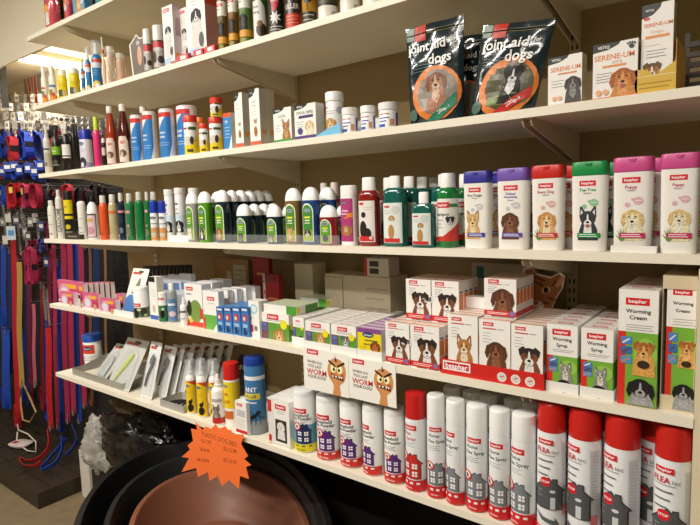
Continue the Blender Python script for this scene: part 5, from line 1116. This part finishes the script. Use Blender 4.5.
# ================================================================== lead display beyond the left end of the rack
YB = .46
b = MB(); b.box(-2.4, .045, .465, .485, 0, 2.16, mat('1a1513', .8, noise=.2, scale=10))
K = mat('2c2826', .5, metal=.3)
for i in range(36): z = .5+i*.045; b.box(-2.4, .045, .4638, .4649, z, z+.003, K)
tag(b.build('display_board', None), 'dark wire display board carrying the leads and collars at the left', 'display board')
b = MB(); W_ = mat('33291d', .5, noise=.25, scale=7, bump=.3)
b.box(-2.4, -.403, .03, .463, 0, .078, W_)
b.box(-2.4, -.403, .03, .045, .078, .088, W_); b.box(-.418, -.403, .045, .463, .078, .088, W_)
for i in range(4): b.box(-2.4, -.45, .11+.08*i, .114+.08*i, .078, .0805, mat('15100c', .7))
for i in range(7): b.box(-.75-.25*i, -.746-.25*i, .05, .46, .078, .0803, mat('15100c', .7))
tag(b.build('platform', None), 'low dark wooden platform on the floor under the hanging leads', 'platform')
BLUE, RED, CRIM, PINK, TAN, NAVY, BLK_, DRED = '1d48b0', 'c01c26', 'b02a52', 'cc6a80', 'b8954e', '1c2a60', '17171c', '92181f'
def web(c): return mat(c, .7, noise=.15, scale=200, bump=.3)
steel = mat('c4c0b8', .3, metal=.85)
rnd = random.Random(11)
def hook(x, y, z):
    b = MB(); b.tube([(x, YB+.006 if z < 2.15 else .4905, z), (x, y-.004, z+.003), (x, y-.012, z+.016)], .0022, steel, 6)
    return tag(b.build('peg_hook'), 'steel peg hook sticking out of the lead display', 'hook', 'steel peg hooks')
def snap(parent, x, y, z, s=1):
    b = MB(); P = [(x+.007*s*math.cos(t), y, z+.012*s*math.sin(t)) for t in [PI*2*i/10 for i in range(11)]]; b.tube(P, .0020*s, steel, 6)
    b.tube([(x, y, z-.012*s), (x, y, z-.034*s)], .0050*s, steel, 8); b.build('snap_hook', parent)
def lead(px, pt, pb, yd, c, w, lab, low='loop', strap=False):
    T, B = at(px, pt, yd), at(px+rnd.uniform(-1, 1), pb, yd); M = web(c)
    zb = max(B.z, .10); o = empty('dog_lead', (T.x, yd, zb)); tag(o, lab, 'lead', 'long hanging leads'); h = T.z-zb; dx = (B.x-T.x)*.7
    b = MB(); f = rnd.uniform(.5, 1.5); wd = Vector((rnd.uniform(.35, .9), .8, 0))
    pts = [(dx*t+.006*math.sin(5*t*f)*(t > 0), .004*math.sin(7*t+f), h*(1-t)) for t in [i/12 for i in range(13)]]
    b.ribbon(pts, w, .0022, M, wd); b.build('webbing', o)
    if low == 'loop':
        e = pts[-1]; b2 = MB()
        lp = [(e[0]+.022*math.sin(a), e[1]-.006, e[2]+.085-.085*math.cos(a)) for a in [PI*2*i/14 for i in range(1, 14)]]
        b2.ribbon(lp, w*.8, .0022, M, Vector((0, 1, 0))); b2.build('hand_loop', o); snap(o, 0, 0, h+.008)
    else:
        snap(o, pts[-1][0], pts[-1][1]-.003, .034, 1.35)
    hook(T.x, yd, T.z+.012); return o
specs = [(2.5, 245, 330, .40, BLUE, .034, 'broad blue lead at the very left edge of the photo'), (5, 330, 408, .38, '2450c0', .05, 'thick folded blue lead hanging lowest at the left edge'),
 (9, 250, 372, .42, NAVY, .03, 'navy lead left of the broad red one'), (12.5, 238, 425, .34, RED, .03, 'broad red lead just left of the tan one'), (18.5, 262, 385, .30, TAN, .03, 'tan leather lead ending in a teardrop loop', 'clip'),
 (15.5, 255, 432, .40, DRED, .026, 'dark red lead behind the tan leather one'), (25, 255, 405, .42, NAVY, .022, 'navy lead between the tan one and the pink one'), (22, 330, 400, .42, BLUE, .022, 'blue lead behind the tan teardrop loop'),
 (33, 304, 385, .32, PINK, .018, 'pale pink lead hanging below the pink collars', 'clip'), (37, 280, 400, .41, BLK_, .024, 'black lead right of the pale pink one'), (28, 250, 400, .43, '7c1c3c', .026, 'wine red lead beside the pink collars'),
 (40.5, 285, 410, .40, DRED, .018, 'thin dark red braided lead'), (44, 300, 420, .42, BLUE, .022, 'narrow blue lead left of the bright red one'),
 (47.5, 328, 428, .30, 'cc1c24', .03, 'bright red lead with a chrome buckle, hanging to the platform', 'clip'), (53, 245, 425, .38, CRIM, .022, 'crimson lead running straight down left of the shelf ends', 'clip'),
 (57.5, 262, 430, .42, BLUE, .030, 'blue lead behind the crimson pair'), (62, 238, 420, .38, CRIM, .026, 'wide crimson lead, second of the crimson ones', 'clip'), (49, 240, 330, .42, '8c2048', .024, 'short maroon lead behind the shampoo shelf end'),
 (68.5, 236, 412, .37, 'b83058', .026, 'crimson lead with a chrome clip near its lower end', 'clip'), (74, 240, 420, .41, BLUE, .030, 'royal blue lead between two crimson ones', 'clip'), (65, 242, 410, .43, '6a1a34', .026, 'dull maroon lead behind the crimson ones'),
 (79.5, 236, 405, .38, CRIM, .026, 'rightmost crimson lead, beside the white wipes tub', 'clip'), (85, 245, 400, .43, '241c34', .028, 'dark violet lead right of the crimson ones'), (89, 245, 405, .42, '7a5038', .016, 'brown lead right of the crimson ones'),
 (95, 240, 380, .43, '1c3468', .034, 'navy blue lead seen above the wipes tub'), (100, 245, 385, .42, BLK_, .02, 'thin black lead near the back panel'), (104, 240, 392, .41, '8a6844', .014, 'thin brown leather lead near the back panel'),
 (109, 245, 380, .43, BLK_, .03, 'black lead, left of the two nearest the back panel'), (116, 245, 385, .42, '121216', .036, 'broad black lead nearest the back panel')]
for s_ in specs: lead(*s_)
# collars and harnesses in rows
def collar(px, py, yd, c, R, w, lab, g, tagc=None, rz=0, sq=1.4):
    p = at(px, py, yd); o = empty('dog_collar', (p.x, yd, p.z), rz); tag(o, lab, 'collar', g)
    b = MB(); pts = [(R*math.sin(a)*(1+.12*math.sin(2*a+px)), .004*math.sin(3*a), R*sq*math.cos(a)) for a in [PI*2*i/20 for i in range(21)]]
    b.ribbon(pts, w, .003, web(c), Vector((0, 1, 0))); b.build('strap', o)
    b = MB(); b.box(R*.9-.004, R*.9+.006, -w*.55, w*.55, -.016, .016, mat('101012', .4)); b.build('buckle', o)
    if tagc: b = MB(); b.box(-.014, .014, -w*.5-.003, -w*.5-.0025, .3*R, .3*R+.035, ink(tagc)); b.build('price_tag', o)
    hook(p.x, yd, p.z+R*sq-.006); return o
def many(y0, pxs, cols, R, w, yd, name, g, tags=None, sq=1.4, dpy=2):
    for i, px in enumerate(pxs):
        collar(px, y0+rnd.uniform(-dpy, dpy), yd-.045*(i % 3), cols[i % len(cols)], R, w, '%s, %s from the left' % (name, ORD[i]), g, tags[i % len(tags)] if tags else None, rnd.uniform(-.3, .5), sq)
many(196, (4, 11, 14, 18, 22, 26, 29, 33, 36), (BLUE, 'c02238', RED, 'd03048', 'c02238', CRIM, RED, 'c83048', 'b02040'), .040, .034, .36, 'looped collar in the red row below the blue cards', 'looped red collars', ('d8cc4c', None, 'e0d060', None, 'd8d4cc'), 1.7)
many(197, (1, 39, 43, 47, 51, 55), (NAVY, '28303c', '343c48', '242830', '7a1c28', '32323c'), .034, .024, .40, 'dark looped collar in the upper middle row', 'dark looped collars', None, 1.6)
many(146, (3, 8, 13, 17, 23, 28, 33, 38, 42), ('2048b8', '1c38a0', 'b82430', '1a1a20', '2250c8', '1c3cb0', 'a82630', '2048b8', '1f2a70'), .034, .045, .38, 'folded harness in the blue and red row', 'blue and red harnesses', None, 2.1, 3)
many(172, (1, 7, 16, 25, 31, 37, 44), ('c02430', '1c40b0', '2048b8', '1c3cb0', '1a1a24', '1c40b0', '2040a8'), .034, .038, .40, 'short harness in the lower blue row', 'lower blue harnesses', None, 1.5)
many(128, (10, 16, 21, 36, 44, 48), ('26262c', 'a82c2c', '1f46b4', '2a2624', '22201f', '32302e'), .028, .026, .42, 'small strap harness near the hooks', 'strap harnesses', None, 1.8)
many(138, (52, 56, 61, 66, 71, 77, 84, 91), ('b8283a', '26262a', 'c43848', '1a1a1c', '8c8680', '2a2020', 'a82430', '1c1c22'), .028, .022, .40, 'red or black collar behind the third shelf bottles', 'collars behind the third shelf', None, 1.6, 8)
many(196, (60, 64, 68, 74, 81, 88, 95, 102), ('26262c', 'c0283a', 'c83848', '1a1a1c', '20181c', '5a1820', '14141a', '1c1c22'), .034, .024, .40, 'collar behind the shampoo shelf bottles', 'collars behind the shampoo shelf', None, 1.6, 6)
many(228, (48, 53, 58, 64, 84), ('7a1c40', 'a82850', '24305c', '1c1c24', '6a1428'), .03, .02, .41, 'collar low behind the shampoo bottles', 'low collars behind the shampoos', None, 1.8, 5)
many(266, (27, 30, 33.5, 36.5), ('b02452', 'c02c5c', 'a01c48', 'b83458'), .022, .028, .34, 'studded pink collar in the lower row', 'pink collars', None, 4.6)
many(245, (31, 37, 42, 46), ('b02452', '7c1c3c', '2c3c80', 'a02048'), .026, .024, .38, 'small pink or blue collar above the studded ones', 'small collars', None, 1.5)
def hang_card(px, py, yd, w, h, c, lab, g, c2=None):
    p = at(px, py, yd); b = MB(); b.box(-w/2, w/2, 0, .002, -h/2, h/2, mat(c, .5))
    if c2: a = Art(w, h); a.rect(-.35, .3, .35, .7, c2); b.art(a, lambda u, v, l: (u, -l, v-h/2))
    o = tag(b.build('hang_tag', None, (p.x, yd, p.z), rnd.uniform(.3, .9)), lab, 'tag', g)
    hook(p.x, yd+.004, p.z+h/2-.004); return o
for i, (px, py) in enumerate(((7, 167), (14, 166), (19, 170), (28, 168), (40, 165), (2, 171), (34, 171))):
    hang_card(px, py, .26, .045, .055, '24409c', 'blue collar card with a white tag, %s in the row' % ORD[i], 'blue cards with white tags', 'e2e2e0')
hang_card(11, 233, .27, .05, .085, 'c6d4de', 'pale blue swing card among the silver chains at the far left', None, '5a9ccc')
for i, (px, py) in enumerate(((3, 222), (8, 218), (16, 220), (20, 226), (25, 232), (5, 240), (22, 216), (46, 262), (30, 222), (35, 218), (28, 236), (41, 226))):
    hang_card(px, py, .36-.03*(i % 3), .035, .055, ['8a8680', 'd0ccc4', '5a5a5e', '3c4c7c'][i % 4], 'small swing tag in the lower left rows, %s of several' % ORD[i], 'small swing tags', 'd8d4cc')
for i in range(26):
    px = 1+i*1.95; py = 98+9*(i % 4)
    hang_card(px, py, .38-.06*(i % 4), .026, .045, ['e6e2d8', 'c4beb2', '8e877e', 'dcd8d0', '5e5a58'][i % 5], 'swing tag %s on the crowded top hooks under the lamp' % ['in the front rank', 'in the second rank', 'in the third rank', 'hung lowest'][i % 4], 'tags on the top hooks', '8a847a')
def chain(px, p0, p1, yd, lab, g):
    A, B = at(px, p0, yd), at(px, p1, yd); b = MB(); n = max(4, int((A.z-B.z)/.012))
    for k in range(n):
        z = -k*(A.z-B.z)/n; t = k % 2; b.tube([(.006*math.cos(q)*(1 if t else .15), .006*math.cos(q)*(.15 if t else 1), z+.010*math.sin(q)) for q in [PI*2*i/8 for i in range(9)]], .0020, steel, 5)
    hook(A.x, yd, A.z+.008)
    return tag(b.build('chain_lead', None, (A.x, yd, A.z)), lab, 'chain lead', g)
for i in range(22): chain(1.5+i*2.5, 106+(i*7 % 12), 128+(i*5 % 14), .38-.04*(i % 3), 'short silver chain hanging from the top hooks of the lead display', 'short silver chains')
for i, (px, a_, b_) in enumerate(((3, 205, 240), (17, 212, 255), (24, 215, 260), (46.5, 290, 325), (43, 285, 320), (48, 185, 215), (37, 220, 250), (21, 208, 240), (9, 212, 245))): chain(px, a_, b_, .34, 'longer silver chain lower on the display, %s of nine' % ORD[i], 'longer silver chains')
for i in range(12): chain(58+i*6, 112+(i*5 % 9), 128+(i*5 % 9), .40, 'short silver chain seen behind the bottles of the third shelf', 'chains behind the bottles')
p = at(2, 60, .2); q = at(5, 108, .2); b = MB(); b.ribbon([(q.x+.01, .2, q.z), ((p.x+q.x)/2, .2, (p.z+q.z)/2), (p.x, .2, p.z)], .035, .003, mat('17130f', .6), Vector((.5, .8, 0))); b.tube([(p.x, .2, p.z), (p.x, .137, p.z)], .003, steel, 6); tag(b.build('hanging_strap'), 'single black strap hanging down from the bulkhead at the far left', 'strap')
A, B = at(22, 62, .475), at(45, 110, .475); b = MB(); b.box(A.x, B.x, .475, .4895, B.z, A.z, mat('8c877c', .6)); Wp, Hp = B.x-A.x, A.z-B.z; a = Art(Wp, Hp)
for x, s_ in ((-.3, .1), (.2, -.1)):
    a.line(x-.05, .98, x+s_, .5, .20, 'eadfd0'); a.line(x-.05, .98, x+s_, .5, .14, 'cc4c34'); a.line(x+s_, .5, x+s_, 0.02, .22, 'eadfd0'); a.line(x+s_, .5, x+s_, .02, .16, 'cc4c34')
b.art(a, lambda u, v, l: ((A.x+B.x)/2+u, .475-l, B.z+v)); tag(b.build('wall_poster'), 'grey poster with large red letters behind the bottles, under the bright lamp', 'poster')
# strip lamp behind the bulkhead
LX = -.50
o = empty('strip_lamp', (LX, .15, 2.3805)); tag(o, 'bright white strip lamp running back under the bulkhead above the lead display', 'lamp')
b = MB(); b.tube([(0, .0, .0), (0, .325, .0)], .016, mat('fff4d8', .4, emit=32), 12); b.build('lamp_tube', o)
b = MB(); b.box(-.03, .03, -.005, .338, .022, .05, mat('d8d2c2', .4)); b.box(-.015, .015, -.005, -.0005, -.012, .022, mat('d8d2c2', .4)); b.box(-.015, .015, .3255, .338, -.012, .022, mat('d8d2c2', .4)); b.build('housing', o)
pl = bpy.data.lights.new('strip_glow', 'AREA'); pl.shape = 'RECTANGLE'; pl.size = .05; pl.size_y = .3; pl.energy = 3; pl.color = (1, .95, .85)
ol = bpy.data.objects.new('strip_glow', pl); COL.objects.link(ol); ol.location = (LX, .31, 2.35)
slab('trim_9', -3.2, .03, .1355, .489, 2.43, 2.45, mat('e6dcc4', .8))      # soffit above the lamp

# loops on the platform
def floor_loop(name, pts, w, c, lab):
    P = [Vector(p) for p in pts]; S_ = []
    for i in range(len(P)-1):                       # smooth path
        p0, p1, p2, p3 = P[max(i-1, 0)], P[i], P[i+1], P[min(i+2, len(P)-1)]
        for k in range(6):
            t = k/6; S_.append(.5*((2*p1)+(p2-p0)*t+(2*p0-5*p1+4*p2-p3)*t*t+(3*p1-p0-3*p2+p3)*t**3))
    S_.append(P[-1]); b = MB(); b.ribbon(S_, w, .003, web(c), Vector((.3, -.5, .8))); tag(b.build(name), lab, 'lead', 'lead loops on the platform')
def A(x, y, d):
    q = at(x, y, d); return (q.x, q.y, max(q.z, .093))
floor_loop('dog_lead', [A(48, 430, .28), A(49, 445, .24), A(42, 456, .20), A(30, 461, .17), A(21, 463, .16), A(24, 468, .13), A(34, 466, .13), A(42, 461, .16)], .026, 'c8262a', 'red lead loop spread on the dark platform')
floor_loop('dog_lead', [A(62, 436, .30), A(62, 450, .26), A(56, 462, .21), A(45, 469, .15), A(42, 468, .16), A(50, 458, .21), A(60, 446, .27), A(65, 438, .29)], .026, '2048b0', 'blue lead loop spread on the platform beside the red one')
floor_loop('dog_lead', [A(72, 425, .36), A(77, 438, .33), A(73, 448, .29), A(66, 455, .25)], .022, '1c3a90', 'second blue lead loop, nearest the white carton')
b = MB(); b.tube([A(17.5, 424, .30), A(18.5, 430, .30), A(28, 434, .30), A(36, 442, .28), A(36, 452, .25), A(28, 457, .23), A(20, 453, .24), A(17, 443, .26), A(17.5, 432, .28)], .0045, mat('d8ccc0', .5), 8); tag(b.build('rope_lead'), 'pale rope lead hanging in a round loop over the platform', 'lead')
b = MB(); b.tube([A(20, 380, .38), A(21, 405, .35), A(23, 420, .33), A(30, 422, .32), A(36, 412, .32), A(30, 398, .34), A(24, 385, .37)], .006, mat('b8955c', .5), 8); tag(b.build('rope_lead'), 'tan rolled lead ending in a teardrop loop', 'lead')
p = at(16, 449, .22); b = MB(); b.loft([(0, .07, .05), (.012, .075, .055), (.02, .05, .03)], mat('d8c8c4', .25), n=18, ex=3); a = Art(.09, .06); a.rect(-.5, 0, -.05, .5, 'c02c34'); a.ell(.2, .5, .2, .14, 'd8d4cc'); b.art(a, lambda u, v, l: (u, v-.03, .0202+l)); tag(b.build('treat_packet', None, (p.x, .25, .0885), .3), 'red and white packet lying on the dark platform', 'packet')

# white carton, bag, beds
p = at(92, 497, .30)
b = MB(); M = mat('d8d2c6', .6, noise=.04); x0 = -.33; b.box(0, .1, 0, .002, 0, .27, M); b.box(0, .002, .002, .2, 0, .27, M); b.box(.098, .1, .002, .2, 0, .27, M); b.box(.002, .098, .198, .2, 0, .27, M); b.box(.002, .098, .002, .198, 0, .002, M)
tag(b.build('open_carton', None, (-.345, .235, .0005), .0), 'tall open white carton on the floor beside the platform', 'box')
def blob(name, c, r, M, lab, cat, seed, amp=.18, nu=40, nv=24, flat=0):
    from mathutils import noise as N
    vs = []; fs = []
    for j in range(nv+1):
        ph = PI*j/nv
        for i in range(nu):
            th = 2*PI*i/nu; d = Vector((math.sin(ph)*math.cos(th), math.sin(ph)*math.sin(th), math.cos(ph)))
            k = 1+amp*(N.noise(d*1.7+Vector((seed, 0, 0)))+.6*abs(N.noise(d*5+Vector((0, seed, 0))))+.35*abs(N.noise(d*11)))
            v = Vector((d.x*r[0]*k, d.y*r[1]*k, max(d.z*r[2]*k, -r[2]+flat))); vs.append(tuple(v))
    for j in range(nv):
        for i in range(nu): k = (i+1) % nu; fs.append((j*nu+i, (j+1)*nu+i, (j+1)*nu+k, j*nu+k))
    return MB().add(vs, fs, M, True), c
o = empty('wrapped_bundle', (.30, .215, .485)); tag(o, 'black bundle wrapped in shiny clear plastic, stuffed under the lowest shelf', 'bundle')
b, c = blob('x', 0, (.30, .105, .13), mat('09090b', .26, bump=.6, scale=14, coat=.2), '', '', 3.1, .32, 72, 44)
b.build('black_bag', o)
b, c = blob('x', 0, (.125, .075, .13), mat('c8c4bc', .1, alpha=.5, bump=1, scale=30, coat=.6), '', '', 8.4, .5, 60, 36)
b.build('clear_wrap', o).location = (-.25, -.035, -.08)
b, c = blob('x', 0, (.15, .06, .03), mat('6e604a', .7, bump=1, scale=40), '', '', 5.5, .4)
b.build('brown_cloth', o).location = (-.06, .03, .15)
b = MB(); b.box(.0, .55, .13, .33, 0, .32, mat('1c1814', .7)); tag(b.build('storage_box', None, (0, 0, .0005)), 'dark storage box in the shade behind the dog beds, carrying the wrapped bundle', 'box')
def bed(cx, cy, z0, z1, a_, b_, th, M, lab, inner, fl=.0):
    o = empty('dog_bed', (cx, cy, z0), th); tag(o, lab, 'dog bed', 'stacked oval plastic dog beds')
    h = z1-z0; n = 64; t = .012; ex = 2.25
    secs = [(0, a_*.80, b_*.78), (h*.08, a_*.83, b_*.81), (h*.9, a_*.965, b_*.96), (h*.93, a_*1.0, b_*1.0), (h*.985, a_*1.005, b_*1.005), (h, a_*.99, b_*.99), (h, a_*.955, b_*.945), (h*.97, a_*.94, b_*.925), (h*.2, a_*.80, b_*.77), (h*.13, a_*.74, b_*.70)]
    q = MB(); q.loft(secs, M, n=n, ex=ex, cap0=True, cap1=False); q.build('shell', o)
    f = MB(); f.loft([(h*.128, a_*.742, b_*.702), (h*.13, a_*.70, b_*.66), (h*.115, a_*.66, b_*.62), (h*.115, .01, .01)], M, n=n, ex=ex, cap0=False); f.build('floor_panel', o)
    if inner:
        s = MB(); K = mat('1c0f0a', .8)
        for k in range(9):
            for g in (-1, 0, 1): x = g*a_*.38+(k-4)*.022; s.box(x-.003, x+.003, b_*.28, b_*.45, h*.115+.0002, h*.115+.0012, K)
        s.build('drain_slots', o)
    return o
blackp = mat('0e0f10', .5, bump=.25, scale=160); midp = mat('1b1e1c', .5, bump=.2, scale=160); brown = mat('80503b', .48, noise=.04, scale=60, bump=.12)
bed(1.165, -.075, .0005, .57, .60, .395, math.radians(-30), blackp, 'largest black oval plastic dog bed, outermost of the nested stack', False)
bed(1.178, -.045, .10, .545, .50, .342, math.radians(-30), midp, 'charcoal oval dog bed nested between the black and the brown one', False)
bed(1.185, -.028, .30, .505, .425, .288, math.radians(-30), brown, 'terracotta brown oval dog bed, innermost of the nested stack', True)

# orange star price sign
SP = [(195.5, 421.5), (202, 430), (206, 426.5), (211, 429), (215.5, 424), (219, 429), (225, 426), (228, 430), (231, 429.5), (232, 434), (244, 434.5), (241, 444), (248, 456), (244, 459), (251, 465), (246, 467), (249, 479), (240, 476), (239, 489.5), (229, 480), (222, 486), (217.5, 476), (209.5, 481), (208, 472), (198, 477), (196, 468), (181.5, 472), (189, 458), (181.5, 457), (190, 449.5), (187.5, 445.5), (193, 441), (191, 428.5), (197, 430)]
ys = -.012
Q = [at(x, y, ys) for x, y in SP]; c0 = Vector((sum(q.x for q in Q)/len(Q), ys, min(q.z for q in Q)))
pts = [(q.x-c0.x, q.z-c0.z) for q in Q]; b = MB(); b.prism(pts, 0, .0008, mat('ff7a38', .6))
a = Art(1, 1)
def lt(t, px, py, px2, py2, hh, px_c='7a3a22'):
    P0 = at(px, py, ys)-c0; P1 = at(px2, py2, ys)-c0; rot = math.atan2(P1.z-P0.z, P1.x-P0.x); W0 = (P1-P0).length
    a.text(t, (P0.x+P1.x)/2, (P0.z+P1.z)/2, hh, px_c, maxw=W0, rot=rot, bold=False)
lt('PLASTIC DOG BED', 201, 433, 238, 445, .016)
for t, x, y, x2, y2 in (('15-7.99', 199, 440, 213, 443), ('18-8.99', 197, 448, 213, 452), ('26-10.99', 194, 458, 212, 462), ('32-12.99', 222, 448, 238, 452), ('37-15.99', 221, 459, 239, 463)): lt(t, x, y, x2, y2, .014)
b.art(a, lambda u, v, l: (u, -l, v)); b.box(-.004, .004, .0008, .0118, .245 if False else pts[0][1]-.02, pts[0][1]-.016, mat('d8d4cc', .4))
tag(b.build('price_star', None, c0), 'orange starburst price sign for plastic dog beds, fixed to the edge of the lowest shelf', 'sign')

# ================================================================== light
def area(name, loc, size, power, color, target=None, sy=None):
    l = bpy.data.lights.new(name, 'AREA'); l.energy = power; l.color = color; l.shape = 'RECTANGLE'; l.size = size; l.size_y = sy or size
    o = bpy.data.objects.new(name, l); COL.objects.link(o); o.location = loc
    return o
WARM = (1, .95, .87)
for i, (x, y, pw) in enumerate(((.9, -1.55, 34), (-.9, -1.5, 15), (2.2, -2.3, 24))):  # last panel is an added fill light to brighten the product fronts
    f = empty('ceiling_light', (x, y, 2.96)); tag(f, 'ceiling light panel over the aisle, %s' % ['nearest the rack middle', 'over the lead display', 'added as fill behind the camera'][i], 'ceiling light', 'ceiling light panels')
    b = MB(); b.box(-.62, .62, -.08, .08, 0, .04, mat('e8e4da', .5)); b.build('housing', f)
    b = MB(); b.box(-.6, .6, -.06, .06, -.004, -.0005, mat('fff2dc', .5, emit=3)); b.build('diffuser', f)
    area('ceiling_glow', (x, y, 2.945), 1.2, pw, WARM, sy=.12)
w = bpy.data.worlds.new('world'); SC.world = w; w.use_nodes = True
w.node_tree.nodes['Background'].inputs[0].default_value = (.9, .8, .65, 1); w.node_tree.nodes['Background'].inputs[1].default_value = .15
SC.view_settings.view_transform = 'Standard'; SC.view_settings.look = 'None'; SC.view_settings.gamma = 1; SC.view_settings.exposure = 1.0
bpy.context.view_layer.update()
